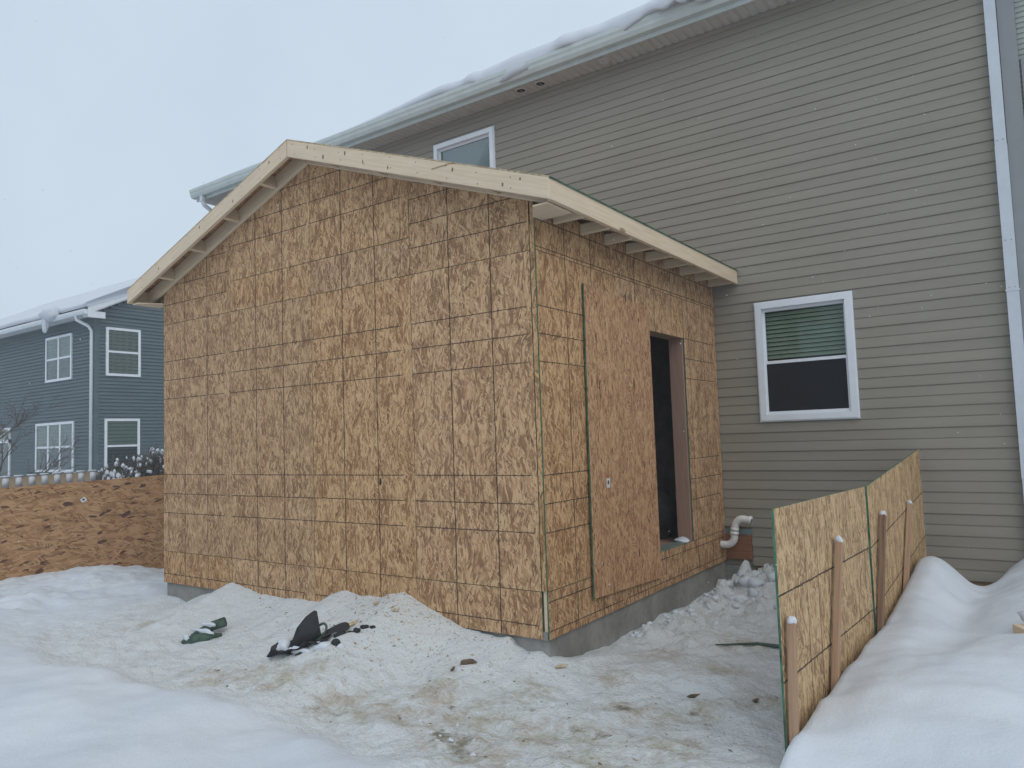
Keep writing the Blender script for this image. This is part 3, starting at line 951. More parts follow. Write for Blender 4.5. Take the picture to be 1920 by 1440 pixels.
def dh_window(name, parent, w, yw, blind, bowed=False, sash2=True):
    """double-hung window in a wall facing -Y; w = outer frame"""
    x0, x1, z0, z1 = w
    win = MB()
    fr = 0.062
    for (a, b, c, d) in ((x0, x1, z1 - fr, z1), (x0, x1, z0, z0 + fr), (x0, x0 + fr, z0 + fr, z1 - fr), (x1 - fr, x1, z0 + fr, z1 - fr)):
        win.box(a, b, yw - 0.045, yw + 0.05, c, d)
    wo_ = win.build('window', WHITE, parent)
    # narrow outer flange
    fl = MB()
    g = 0.014
    for (a, b, c, d) in ((x0 - g, x1 + g, z1, z1 + g), (x0 - g, x1 + g, z0 - g, z0), (x0 - g, x0, z0, z1), (x1, x1 + g, z0, z1)):
        fl.box(a, b, yw - 0.030, yw + 0.02, c, d)
    fl.build('frame', WHITE, wo_)
    zm = z0 + (z1 - z0) * 0.485
    sf = 0.032
    for nm, (c, d), yo in (('upper_sash', (zm - 0.02, z1 - fr), 0.012), ('lower_sash', (z0 + fr, zm + 0.022), -0.018)):
        s = MB()
        a, b = x0 + fr, x1 - fr
        for (p, q, r_, t_) in ((a, b, d - sf, d), (a, b, c, c + sf), (a, a + sf * 0.7, c + sf, d - sf), (b - sf * 0.7, b, c + sf, d - sf)):
            s.box(p, q, yw + yo, yw + yo + 0.026, r_, t_)
        s.build(nm, WHITE, wo_)
        if nm == 'lower_sash' and blind:
            addbox('insect_screen', SCREEN, wo_, a + sf * 0.7, b - sf * 0.7, yw + yo + 0.001, yw + yo + 0.002, c + sf, d - sf)
        addbox('pane', GLASS, wo_, a + sf * 0.7, b - sf * 0.7, yw + yo + 0.010, yw + yo + 0.014, c + sf, d - sf)
    if blind:
        sl_ = MB()
        zz = zm + 0.05
        while zz < z1 - fr - 0.01:
            sl_.prism([(x0 + fr, yw + 0.060, zz), (x0 + fr, yw + 0.085, zz + 0.040), (x0 + fr, yw + 0.087, zz + 0.0395), (x0 + fr, yw + 0.062, zz - 0.0005)], (x1 - x0 - 2 * fr, 0, 0))
            zz += 0.046
        sl_.build('blind', BLINDS, wo_)
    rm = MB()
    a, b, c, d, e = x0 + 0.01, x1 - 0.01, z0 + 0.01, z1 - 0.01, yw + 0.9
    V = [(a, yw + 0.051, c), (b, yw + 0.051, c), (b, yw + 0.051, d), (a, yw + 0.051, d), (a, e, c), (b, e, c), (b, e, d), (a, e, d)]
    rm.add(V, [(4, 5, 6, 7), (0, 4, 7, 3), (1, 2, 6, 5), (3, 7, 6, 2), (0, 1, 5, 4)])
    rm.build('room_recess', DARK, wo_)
    return wo_


wa = dh_window('window', house, W1, HY, True)
wa['label'] = 'white double-hung window with a half-lowered blind'
MB().box(0.80, 0.86, HY + 0.06, HY + 0.10, W1[2] + 0.065, W1[2] + 0.13).build('sill_box', GREY_G, wa)
wb_ = dh_window('window', house, W2, HY, False)
wb_['label'] = 'white upper window half hidden by the new roof'
addbox('window_shade', plain('grey_shade', (0.17, 0.19, 0.21), 0.7, 0.05), wb_, W2[0] + 0.062, W2[1] - 0.062, HY + 0.062, HY + 0.066, W2[2] + 0.1, W2[3] - 0.07)
# exposed ledger and membrane where the siding is cut back
addbox('ledger_board', LEDGER, house, 0.0, 0.287, HY - 0.03, HY + 0.002, 0.02, 0.285)
addbox('flashing_membrane', BLUEM, house, 0.0, 0.30, HY - 0.018, HY - 0.0165, 0.286, 0.345)
addbox('sill_plate', STAKED, house, 0.30, HX1 - 0.02, HY + 0.002, HY + 0.011, -0.11, -0.046)

# ------------------------------------------------------------------ the addition
S1 = 0.331                     # first seam
S2 = S1 + 2.4384
XR = -WID / 2                  # ridge
ZR = 4.137                     # top of barge boards at the ridge
SL = 0.3562
OHX, OHY = 0.291, 0.254
add = thing('wood_addition', (XR, 1.8, -0.3), 'unfinished gable-roofed wood addition sheathed in tan strand board', 'addition')


def ztop(x):
    return ZR - SL * abs(x - XR)


# concrete footing wall
fm = MB()
fm.box(-WID + 0.015, -0.018, 0.03, 0.23, -0.75, -0.002)
fm.box(-0.218, -0.018, 0.2301, HY - 0.01, -0.75, -0.0021)
fm.box(-WID + 0.015, -WID + 0.215, 0.2301, HY - 0.01, -0.75, -0.0021)
fm.build('foundation', CONC, add)
addbox('floor', JAMB, add, -WID + 0.03, -0.03, 0.03, HY - 0.03, 0.0, 0.30)

g = 0.0022
EX, EZ = (1, 0, 0), (0, 0, 1)
pan_w = WID / 4


def gsheet(x0, x1, z0, z1, pr=None, **kw):
    """gable sheet; z1 None = up to the roof line"""
    j = random.uniform(0.0, 0.0035)
    if z1 is None:
        poly = [(x0 + g, z0 + g), (x1 - g, z0 + g), (x1 - g, ztop(x1) - 0.014), (x0 + g, ztop(x0) - 0.014)]
    else:
        poly = [(x0 + g, z0 + g), (x1 - g, z0 + g), (x1 - g, z1 - g), (x0 + g, z1 - g)]
    return osb('sheathing_panel', add, (0, -j, 0), EX, EZ, poly, pro=pr or (x0, z0), **kw)


XE = [-WID, -WID + pan_w, XR, -pan_w, 0.0]
XC = -0.046
for i in range(4):
    a, b = XE[i], XE[i + 1]
    if i == 3:
        b = XC
    gsheet(a, b, 0.0, S1, (a, S1 - 1.05))
    gsheet(a, b, S1, S2)
    if i in (0, 3):
        gsheet(a, b, S2, None, (a, S2 - 0.19))
    else:
        gsheet(a, b, S2, 3.078, (a, S2 - 1.02))
        gsheet(a, b, 3.078, None, (a, 3.078 - 0.05))
# corner strip with its green edges, open slot at the bottom
osb('corner_strip', add, (0, -0.001, 0), EX, EZ, [(XC + 0.004, S1 + 0.004), (-0.005, S1 + 0.004), (-0.005, 2.955), (XC + 0.004, 2.955)], pro=(9, 9))
osb('corner_strip', add, (0, 0.004, 0), EX, EZ, [(XC + 0.006, 2.958), (-0.007, 2.958), (-0.007, 3.2), (XC + 0.006, 3.2)], pro=(9, 9), mat=OSB_RED)
addbox('corner_stud', SPRUCE, add, XC + 0.006, -0.0145, 0.012, 0.05, 0.0, S1 + 0.003)
addbox('corner_block', CONC, add, XC - 0.002, -0.012, 0.0, 0.0115, -0.001, 0.055)

# side wall facing +X
EYv = (0, 1, 0)
OP = (1.80, 2.722, 0.333, 2.362)       # door opening y0,y1,z0,z1


def ssheet(y0, y1, z0, z1, pr=None, **kw):
    j = random.uniform(0.0, 0.003)
    poly = [(y0 + g, z0 + g), (y1 - g, z0 + g), (y1 - g, z1 - g), (y0 + g, z1 - g)]
    return osb('sheathing_panel', add, (j, 0, 0), EYv, EZ, poly, pro=pr or (y0, z0), **kw)


YE = [0.003, 1.2192, 2.4384, HY - 0.018]
ZW = ztop(0) - 0.150
for i in range(3):
    ssheet(YE[i], YE[i + 1], 0.0, S1, (YE[i], S1 - 1.9), )
    ssheet(YE[i], YE[i + 1], S2, ZW, (YE[i], S2 - 1.8))
ssheet(YE[0], YE[1], S1, S2)
ssheet(YE[1], OP[0], S1, S2)
ssheet(OP[0], YE[2], OP[3], S2, (YE[1], S1))
ssheet(YE[2], OP[1], OP[3], S2, (YE[2], S1))
ssheet(OP[1], YE[3], S1, S2, (YE[2], S1))
# rear-left wall facing -X
for i in range(3):
    for (z0, z1) in ((0, S1), (S1, S2), (S2, ZW)):
        osb('sheathing_panel', add, (-WID, 0, 0), (0, -1, 0), EZ, [(-YE[i + 1] + g, z0 + g), (-YE[i] - g, z0 + g), (-YE[i] - g, z1 - g), (-YE[i + 1] + g, z1 - g)])

# door opening: jambs, header, sill, seen through its depth
fr_ = board('door_jamb', JAMB, add, (-0.085, OP[1] + 0.020, OP[2] - 0.02), (-0.085, OP[1] + 0.020, OP[3] + 0.02), 0.145, 0.038, up=(0, 1, 0))
board('door_jamb', JAMB, add, (-0.085, OP[0] - 0.002 , OP[2] - 0.02), (-0.085, OP[0] - 0.002, OP[3] + 0.02), 0.145, 0.038, up=(0, 1, 0))
board('door_header', STAKEW, add, (-0.085, OP[0] - 0.05, OP[3] + 0.04), (-0.085, OP[1] + 0.06, OP[3] + 0.04), 0.145, 0.038)
board('door_sill', GREY_G, add, (-0.085, OP[0] - 0.05, OP[2] + 0.001), (-0.085, OP[1] + 0.06, OP[2] + 0.001), 0.145, 0.03)

# roof: deck, barge boards, eave fascias, lookouts, rafter tails
th = math.atan(SL)
YF, YB = -OHY, HY - 0.02
for sgn in (-1, 1):
    nP = 3
    for i in range(nP):
        y0, y1 = YF + (YB - YF) * i / nP, YF + (YB - YF) * (i + 1) / nP
        osb('roof_deck_panel', add, (XR + sgn * 0.004, 0, ZR - 0.001 + 0.0125), (sgn * math.cos(th), 0, -math.sin(th)), (0, sgn * 1, 0),
            [(0.0, sgn * y0 + (-g if sgn < 0 else g)), ((OHX - XR) / math.cos(th) + 0.006, sgn * y0 + (-g if sgn < 0 else g)),
             ((OHX - XR) / math.cos(th) + 0.006, sgn * y1), (0.0, sgn * y1)] if sgn > 0 else
            [(0.0, -y1), ((OHX - XR) / math.cos(th) + 0.006, -y1), ((OHX - XR) / math.cos(th) + 0.006, -y0 - g), (0.0, -y0 - g)],
            mat=OSB_RED, pro=(9, 9), t=0.0115)
        dk = COL.objects[-1].data
        dk.materials.append(CHIP)
        for pl_ in dk.polygons:
            if pl_.normal.y < -0.9:
                pl_.material_index = 2
BH = 0.140
cutv = -BH * math.tan(th)
for sgn in (-1, 1):
    e = XR + sgn * (OHX - XR)
    hx = XR + sgn * 0.004
    # front barge board
    if sgn > 0:
        board('barge_board', SPRUCE, add, (hx, YF + 0.019, ztop(hx)), (e - 0.0, YF + 0.019, ztop(e)), 0.038, BH, cut=(-cutv, -cutv))
        board('barge_rafter', SPRUCE, add, (hx, -0.0235, ztop(hx)), (e - 0.039, -0.0235, ztop(e - 0.039)), 0.036, BH, cut=(-cutv, -cutv))
    else:
        board('barge_board', SPRUCE, add, (e, YF + 0.019, ztop(e)), (hx, YF + 0.019, ztop(hx)), 0.038, BH, cut=(cutv, cutv))
        board('barge_rafter', SPRUCE, add, (e + 0.039, -0.0235, ztop(e)), (hx, -0.0235, ztop(hx)), 0.036, BH, cut=(cutv, cutv))
    # lookouts between them
    for kx in (0.47, 1.05, 1.63, 2.20):
        lx = XR + sgn * kx
        board('lookout', SPRUCE, add, (lx, YF + 0.039, ztop(lx) - 0.003), (lx, -0.0425, ztop(lx) - 0.003), 0.038, 0.134, up=(sgn * math.sin(th), 0, math.cos(th)))
    # eave fascia
    ex = e - sgn * 0.0195
    ze = ztop(ex) - 0.002
    board('eave_fascia', SPRUCE, add, (ex, YF + 0.0385, ze), (ex, YB, ze), 0.038, 0.150)
    # rafter tails
    for i in range(9):
        yy = 0.05 + 0.406 * i
        x0_, x1_ = (XR + sgn * 0.02), e - sgn * 0.04
        if sgn > 0:
            board('rafter', SPRUCE, add, (x0_, yy + 0.02, ztop(x0_) - 0.002), (x1_, yy + 0.02, ztop(x1_) - 0.002), 0.038, 0.139, cut=(-cutv, -cutv))
        else:
            board('rafter', SPRUCE, add, (x1_, yy + 0.02, ztop(x1_) - 0.002), (x0_, yy + 0.02, ztop(x0_) - 0.002), 0.038, 0.139, cut=(cutv, cutv))
    # level soffit joists from fascia back to the wall
    zj = ztop(e) - 0.152
    for i in range(9):
        yy = 0.275 + 0.406 * i
        if yy > 3.6:
            continue
        board('soffit_joist', SPRUCE, add, (e - sgn * 0.040, yy, zj + 0.085), (e - sgn * (OHX - 0.004), yy, zj + 0.085), 0.038, 0.085)
    # eave corner return
    MB().prism([(e - sgn * 0.04, YF + 0.04, ztop(e) - 0.150), (e - sgn * 0.04, 0.10, ztop(e) - 0.150), (e - sgn * 0.288, 0.10, ztop(e) - 0.150), (e - sgn * 0.288, -0.015, ztop(e) - 0.150), (e - sgn * 0.16, YF + 0.04, ztop(e) - 0.150)],
               (0, 0, -0.012)).build('soffit_return', SPRUCE, add)
# splintered bit on the barge board, nail heads
addbox('splinter', STAKEW, add, -0.74, -0.52, YF - 0.003, YF + 0.002, ztop(-0.63) - 0.030, ztop(-0.63) - 0.022).rotation_euler = (0, 0, 0)
nl = MB()
for sgn in (-1, 1):
    for kx in np.arange(0.1, 2.7, 0.29):
        xx = XR + sgn * kx
        for dz in (0.03, 0.115):
            x2 = xx + random.uniform(-.02, .02)
            z2 = ztop(xx) - dz + random.uniform(-.01, .01)
            nl.tube([(x2, YF + 0.001, z2), (x2, YF - 0.0012, z2)], 0.0042, 6)
nl.build('nail_heads', KNOT, add)['kind'] = 'stuff'
MB().blob((-1.603, -0.004, 1.09), (0.012, 0.004, 0.026), 2, 0.25, 5).build('knot_hole', KNOT, add, True)

KNOTB = plain('brown_knot', (0.25, 0.15, 0.085), 0.8, 0.35, 40)
for (sgn, kx, dz, ln) in ((1, .28, .035, .016), (1, .48, .10, .02), (1, .75, .04, .018), (1, .96, .09, .015), (1, 1.24, .105, .014), (1, 1.9, .045, .016), (1, 2.35, .10, .015), (1, 2.5, .04, .012),
                          (-1, .25, .05, .016), (-1, .8, .10, .014), (-1, 1.35, .05, .016), (-1, 2.1, .08, .015)):
    xx = XR + sgn * kx
    MB().blob((xx, YF - 0.0002, ztop(xx) - dz), (ln * 0.6, 0.0012, ln), 2, 0.2, int(kx * 100)).build('knot', KNOTB, add, True)

# added backdrop inside the doorway, its dark colour standing in for interior shade
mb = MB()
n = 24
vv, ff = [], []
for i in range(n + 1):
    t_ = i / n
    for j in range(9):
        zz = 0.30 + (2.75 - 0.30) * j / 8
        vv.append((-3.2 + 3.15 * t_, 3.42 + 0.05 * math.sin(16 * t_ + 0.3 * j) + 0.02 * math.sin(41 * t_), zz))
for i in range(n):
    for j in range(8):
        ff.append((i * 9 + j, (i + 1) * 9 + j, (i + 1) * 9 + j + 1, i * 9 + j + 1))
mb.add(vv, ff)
o = mb.build('doorway_backdrop', plain('doorway_shade_tone', (0.17, 0.13, 0.12), 0.8, 0.2), None, True)
tag(o, 'added dark backdrop standing in for the shade inside the doorway', 'backdrop')
sd = o.modifiers.new('solid', 'SOLIDIFY')
sd.thickness = 0.004
bag = MB().blob((-0.62, 3.0, 0.52), (0.30, 0.26, 0.32), 4, 0.16, 3, 0, 0.68).build('black_bag', BLACKP, None, True)
tag(bag, 'black bag slumped on the floor inside the doorway', 'bag')
o = MB().blob((-0.07, 2.60, 0.345), (0.075, 0.09, 0.03), 3, 0.2, 8, 0, 0.35).build('snow_on_sill', SNOW, None, True)
tag(o, 'small heap of snow on the door sill', 'snow')

# loose sheet standing against the side wall, covering part of the opening
ov = thing('loose_board', (0.03, 1.22, 0.17), 'reddish loose strand-board sheet covering the left half of the doorway', 'board')
OX = 0.020
pts = [((OX + 0.018), 0.600, 0.174), ((OX + 0.010), 1.852, 0.120), ((OX + 0.002), 1.868, 2.575), ((OX + 0.006), 0.650, 2.618)]
eu = (Vector(pts[1]) - Vector(pts[0])).normalized()
ev0 = (Vector(pts[3]) - Vector(pts[0]))
nn = eu.cross(ev0).normalized()
ev = nn.cross(eu)
uvp = [((Vector(p) - Vector(pts[0])).dot(eu), (Vector(p) - Vector(pts[0])).dot(ev)) for p in pts]
sheet = osb('sheet', ov, pts[0], eu, ev, uvp, t=0.013, mat=OSB_RED, pro=(9, 9))
P0 = Vector(pts[0])


def onov(u, v, d=0.0015):
    return P0 + eu * u + ev * v + nn * d


def ovquad(u0, u1, v0, v1, d):
    return [onov(u0, v0, d), onov(u1, v0, d), onov(u1, v1, d), onov(u0, v1, d)]


st_ = MB().prism(ovquad(0.245, 0.300, 0.83, 0.905, 0.0015), -nn * 0.001).build('sticker', STICK, ov)
MB().prism(ovquad(0.258, 0.283, 0.857, 0.888, 0.0025), -nn * 0.0008).build('sticker_print', INKD, st_)


def stamp(txt, pos, ax, ay, an, size, owner, name='stamped_lettering'):
    cu = bpy.data.curves.new(name, 'FONT')
    cu.body = txt
    cu.size = size
    cu.extrude = 0.0003
    tmp = bpy.data.objects.new(name, cu)
    COL.objects.link(tmp)
    dg = bpy.context.evaluated_depsgraph_get()
    m_ = bpy.data.meshes.new_from_object(tmp.evaluated_get(dg))
    bpy.data.objects.remove(tmp)
    m_.materials.clear()
    m_.materials.append(INK)
    o_ = bpy.data.objects.new(name, m_)
    COL.objects.link(o_)
    R_ = Matrix((ax, ay, an)).transposed().to_4x4()
    R_.translation = pos
    o_.matrix_basis = R_
    return adopt(o_, owner)


stamp('ZOF', onov(0.665, 0.66, 0.0012), -ev, eu, nn, 0.075, ov)     # reads downwards
# worn, no longer readable stamp marks in the same column
for (v0, v1, seed) in ((0.10, 0.42, 1), (1.10, 1.30, 2), (1.45, 1.85, 3), (1.98, 2.14, 4)):
    mm = MB()
    rr = random.Random(seed)
    v = v0
    while v < v1:
        hh = rr.uniform(0.012, 0.03)
        for _ in range(2):
            a = 0.665 + rr.uniform(0, 0.045)
            mm.prism(ovquad(a, a + rr.uniform(0.006, 0.022), v, v + hh * rr.uniform(0.3, 0.8), 0.0012), -nn * 0.0006)
        v += hh + rr.uniform(0.004, 0.016)
    mm.build('worn_stamp', INK, ov)
for (u, v, du, dv) in ((0.80, 1.66, 0.022, 0.12), (0.12, 1.62, 0.012, 0.10), (0.165, 1.60, 0.012, 0.07), (0.93, 2.27, 0.02, 0.055), (0.955, 0.97, 0.016, 0.085), (1.06, 1.0, 0.014, 0.06),
                       (0.80, 0.22, 0.02, 0.09), (0.68, 2.41, 0.022, 0.10), (0.79, 2.42, 0.012, 0.05), (0.16, 1.02, 0.014, 0.05), (1.10, 0.62, 0.01, 0.05)):
    MB().prism([onov(u, v, .0013), onov(u + du * .9, v + dv * .25, .0013), onov(u + du * .5, v + dv, .0013), onov(u - du * .35, v + dv * .7, .0013)], -nn * 0.0008).build('bark_flake', plain('bark_flake', (0.095, 0.045, 0.033), 0.8, 0.3, 40) if 'bark_flake' not in MATS else MATS['bark_flake'], ov)

# white vent pipe out of the side wall
pp = thing('vent_pipe', (0.1, 3.5, 0.19), 'white plastic S-shaped vent pipe at the addition corner', 'pipe')
path = [(-0.015, 3.50, 0.19), (0.035, 3.50, 0.19)]
for i in range(9):
    a = -math.pi / 2 + i / 8 * (math.pi / 2 + 0.12)
    path.append((0.055 + 0.095 * math.cos(a), 3.50, 0.285 + 0.095 * math.sin(a)))
path += [(0.152, 3.50, 0.33), (0.160, 3.50, 0.375)]
for i in range(9):
    a = math.pi - 0.1 - i / 8 * (math.pi / 2 + 0.25)
    path.append((0.252 + 0.088 * math.cos(a), 3.50, 0.382 + 0.088 * math.sin(a)))
path += [(0.345, 3.50, 0.452)]
MB().tube(path, 0.040, 20, 0, False).build('pipe', PVC, pp, True)
MB().tube(path, 0.034, 20, 0, False).build('pipe_inside', GREY_G, pp, True)
for (q, ax) in (((0.1505, 3.5, 0.302), (0.004, 0, 0.03)), ((0.1555, 3.5, 0.345), (0.004, 0, 0.028))):
    q = Vector(q)
    MB().tube([q, q + Vector(ax)], 0.0455, 20).build('coupling', PVC, pp, True)
q0, q1 = Vector(path[-1]), Vector(path[-1]) - Vector((0.032, 0, -0.012))
MB().tube([q0, q1], 0.0455, 20, 0, False).build('hub', PVC, pp, True)

# ------------------------------------------------------------------ sheet barrier on the right with its stakes
bar1 = thing('barrier_board', (1.85, 0.15, -0.2), 'nearest strand-board sheet of the right-hand barrier with stakes before it', 'board', 'sheets of the right-hand barrier')
bar2 = thing('barrier_board', (1.92, 2.3, -0.15), 'far strand-board sheet of the right-hand barrier touching the house siding', 'board', 'sheets of the right-hand barrier')
b0, b1, b2 = Vector((1.80, -0.74, -0.20)), Vector((1.90, 1.04, -0.21)), Vector((1.935, 3.60, -0.04))
e1 = (b1 - b0)
L1 = e1.length
e1.normalize()
osb('sheet', bar1, b0, e1, EZ, [(0, 0.0), (L1 - 0.004, 0), (L1 - 0.004, 1.222), (0, 1.232)], pro=(0.03, 0.0), prot=True, t=0.012, mat=OSB_PALE)
e2 = (b2 - b1)
L2 = e2.length
e2.normalize()
n2 = Vector(EZ)
osb('sheet', bar2, b1 + Vector((0.012, 0.005, 0)), e2, EZ, [(0, 0.0), (L2 - 0.03, 0), (L2 - 0.03, 1.222), (0, 1.222)], pro=(0.3, 0.0), prot=True, t=0.012, mat=OSB_PALE)


def stake(base, top, w, mat, label, capr):
    t = thing('stake', (base[0], base[1], gz(base[0], base[1])), label, 'stake', 'stakes holding the right-hand barrier')
    bo = board('post', mat, t, base, top, w, w, up=(1, 0, 0))
    MB().blob((top[0] - w * 0.5, top[1], top[2] + 0.003), (w * capr, w * capr, 0.026), 3, 0.14, int(abs(top[1]) * 100), 0, 0.3).build('snow_cap', SNOW, t, True)
    return t


def sx_(y):
    return float(np.interp(y, [-0.74, 1.04, 3.6], [1.80, 1.90, 1.935])) + 0.052


stake((sx_(-.765), -0.765, -0.30), (sx_(-.68), -0.68, 0.485), 0.038, STAKEW, 'short pale wooden stake nearest the camera, leaning on the barrier', 0.62)
stake((sx_(-.10), -0.10, -0.2), (sx_(.22), 0.22, 0.755), 0.038, STAKEW, 'tall tan wooden stake before the near barrier sheet', 0.62)
stake((sx_(.95) + 0.01, 0.95, -0.1), (sx_(1.36) + 0.01, 1.36, 0.79), 0.038, STAKED, 'dark patterned wooden stake just past the barrier seam', 0.55)
stake((sx_(2.0) + 0.008, 2.0, 0.0), (sx_(2.6) + 0.008, 2.6, 0.755), 0.038, STAKEW, 'farthest wooden stake of the barrier, close to the house', 0.6)

# ------------------------------------------------------------------ sheet barrier on the left
lb0, lb1 = Vector((-8.04, -0.39, -0.24)), Vector((-7.10, 1.25, -0.2))
el = (lb1 - lb0).normalized()
lbar = thing('barrier_board', (-7.57, 0.4, -0.2), 'reddish long-flaked strand-board sheet fencing the left side, small white sticker on it', 'board')
for (u0, u1) in ((-2.80, -0.364), (-0.36, 2.08), (2.084, 3.6)):
    z0_, z1_ = -0.06, 1.225
    nl_ = Vector((el.y, -el.x, 0))
    osb('sheet', lbar, lb0, el, EZ, [(u0, z0_), (u1, z0_), (u1, z1_ + 0.018 * u1), (u0, z1_ + 0.018 * u0)], mat=OSB_BIG, pro=(9, 9), strand_rot=True, t=0.014)
nl_ = el.cross(Vector(EZ))


def onl(u, v, d=0.002):
    return lb0 + el * u + Vector(EZ) * v + nl_ * d


stamp('SUP', onl(0.42, 0.40, 0.0012), el, Vector(EZ), nl_, 0.10, lbar)
stq = MB().prism([onl(0.93, 0.96), onl(0.985, 0.995), onl(0.955, 1.04), onl(0.90, 1.005)], -nl_ * 0.001).build('sticker', STICK, lbar)
MB().prism([onl(0.935, 0.985, .003), onl(0.962, 1.0, .003), onl(0.948, 1.02, .003), onl(0.922, 1.005, .003)], -nl_ * 0.0008).build('sticker_print', INKD, stq)
rr = random.Random(4)
for (u, v, du, dv) in [(0.70, 0.94, 0.125, 0.05), (0.02, 0.97, 0.10, 0.03), (1.0, 0.76, 0.11, 0.03), (1.12, 0.76, 0.09, 0.028), (1.38, 0.72, 0.13, 0.05), (1.10, 0.40, 0.13, 0.035), (1.58, 0.40, 0.1, 0.02),
                       (0.40, 0.08, 0.10, 0.05), (1.28, 1.14, 0.10, 0.025), (1.42, 1.16, 0.09, 0.03), (1.62, 1.12, 0.07, 0.035), (1.1, 0.52, 0.07, 0.03)] + \
        [(rr.uniform(-0.1, 1.8), rr.uniform(0.1, 1.15), rr.uniform(0.03, 0.08), rr.uniform(0.01, 0.022)) for _ in range(26)]:
    sl_ = rr.uniform(-0.1, 0.45) * du
    MB().prism([onl(u, v + dv * .3), onl(u + du * .3, v + rr.uniform(-.3, .1) * dv + sl_ * .2), onl(u + du * .85, v + sl_ * .8), onl(u + du, v + sl_ + dv * .45), onl(u + du * rr.uniform(.55, .8), v + sl_ + dv), onl(u + du * 0.12, v + dv * 0.9)], -nl_ * 0.001).build('bark_flake', MATS['bark_flake'], lbar)

# ------------------------------------------------------------------ tan picket fence behind it, snow lodged in its gaps
fen = thing('picket_fence', (-9.6, 0.5, -0.2), 'tan low picket fence with snow packed between its pickets', 'fence')
fx = -9.05
fy = -1.6
yq = fy
kq = 0
pick_me = snow_me = None
while yq < 1.15:
    w_ = 0.105
    zt = 1.085 + 0.02 * yq
    if pick_me is None:
        o = MB().box(-0.011, 0.011, 0, w_, -1.35, 0).build('picket', PICKETW, None)
        pick_me = o.data
    else:
        o = bpy.data.objects.new('picket', pick_me)
        COL.objects.link(o)
    o.location = (fx, yq, zt)
    adopt(o, fen)
    if snow_me is None:
        o = MB().box(-0.03, 0.03, -0.042, 0.042, -0.13, 0.004).box(-0.035, 0.035, -0.06, 0.058, 0.0041, 0.030).build('snow_plug', SNOW, None, True)
        bm = bmesh.new()
        bm.from_mesh(o.data)
        bmesh.ops.bevel(bm, geom=bm.edges[:], offset=0.010, segments=2, affect='EDGES')
        bm.to_mesh(o.data)
        bm.free()
        snow_me = o.data
    else:
        o = bpy.data.objects.new('snow_plug', snow_me)
        COL.objects.link(o)
    o.location = (fx, yq + w_ + 0.032, zt + 0.0)
    adopt(o, fen)
    yq += w_ + 0.064
    kq += 1
for zz in (-0.08, 0.75):
    addbox('rail', PICKETW, fen, fx - 0.05, fx - 0.012, fy, 1.2, zz, zz + 0.07)

# ------------------------------------------------------------------ neighbour's house
NX, NY = -20.16, 6.615
nb = thing('neighbour_house', (NX, NY, -0.2), 'slate-blue two-storey house beyond the left barrier with a snowy roof', 'house')
NZ = 5.55
ND = 8.0
NPK = 0.51


def lap(mb, p0, p1, z0, z1, out, ztop_fn=None, pitch=0.11):
    """lapped courses between p0 and p1 (xy), facing 'out'"""
    p0, p1, out = Vector(p0), Vector(p1), Vector(out)
    z = z0
    while z < z1 - 0.01:
        zt = min(z + pitch, z1)
        a, b = p0.copy(), p1.copy()
        if ztop_fn:
            a, b = ztop_fn(z)
            a, b = Vector(a), Vector(b)
        A = [Vector((a.x, a.y, z)), Vector((a.x, a.y, z)) + out * 0.034, Vector((a.x, a.y, zt)) + out * 0.003]
        B = [Vector((b.x, b.y, z)), Vector((b.x, b.y, z)) + out * 0.034, Vector((b.x, b.y, zt)) + out * 0.003]
        mb.add(A + B, [(0, 3, 4, 1), (1, 4, 5, 2)])
        z += pitch
    return mb


o = lap(MB(), (NX - 13, NY, 0), (NX, NY, 0), -0.3, NZ, (0, -1, 0)).build('siding_wall', SIDING_B, nb)
o = lap(MB(), (NX, NY, 0), (NX, NY + ND, 0), -0.3, NZ, (1, 0, 0)).build('siding_wall', SIDING_B, nb)


def tri(z):
    k_ = (z - NZ) / NPK
    return (NX, NY + k_, 0), (NX, NY + ND - k_, 0)


o = lap(MB(), (0, 0, 0), (0, 0, 0), NZ, NZ + ND / 2 * NPK - 0.05, (1, 0, 0), tri).build('gable_wall', SIDING_B, nb)
addbox('wall_body', SIDING_B, nb, NX - 12.98, NX - 0.01, NY + 0.01, NY + ND, -0.35, NZ)
cb = MB()
cb.box(NX - 0.10, NX + 0.03, NY - 0.031, NY - 0.0005, -0.3, NZ - 0.02)
cb.box(NX + 0.0005, NX + 0.030, NY - 0.0004, NY + 0.10, -0.3, NZ - 0.02)
cb.build('corner_board', SIDING_B, nb)
RO = 0.38
roofm = MB()
roofm.prism([(NX + 0.3, NY - RO, NZ + 0.0), (NX + 0.3, NY - RO, NZ + 0.14), (NX + 0.3, NY + ND / 2, NZ + 0.14 + (ND / 2 + RO) * NPK), (NX + 0.3, NY + ND + RO, NZ + 0.14), (NX + 0.3, NY + ND + RO, NZ),
             (NX + 0.3, NY + ND / 2, NZ + (ND / 2 + RO) * NPK)], (-13.7, 0, 0))
roof_nb = roofm.build('roof', SHINGLE, nb)
bf = MB()
bf.prism([(NX + 0.301, NY - RO, NZ - 0.06), (NX + 0.301, NY - RO, NZ + 0.145), (NX + 0.301, NY + ND / 2, NZ + 0.145 + (ND / 2 + RO) * NPK), (NX + 0.301, NY + ND / 2, NZ - 0.06 + (ND / 2 + RO) * NPK)], (0.025, 0, 0))
bf.build('rake_board', WHITE_B, roof_nb)
bx_ = MB()
bx_.box(NX + 0.0, NX + 0.33, NY - RO + 0.01, NY + 0.06, NZ - 0.12, NZ - 0.055)
bx_.box(NX + 0.302, NX + 0.332, NY - RO + 0.004, NY + 0.12, NZ - 0.16, NZ + 0.03)
bx_.build('eave_return', WHITE_B, roof_nb)
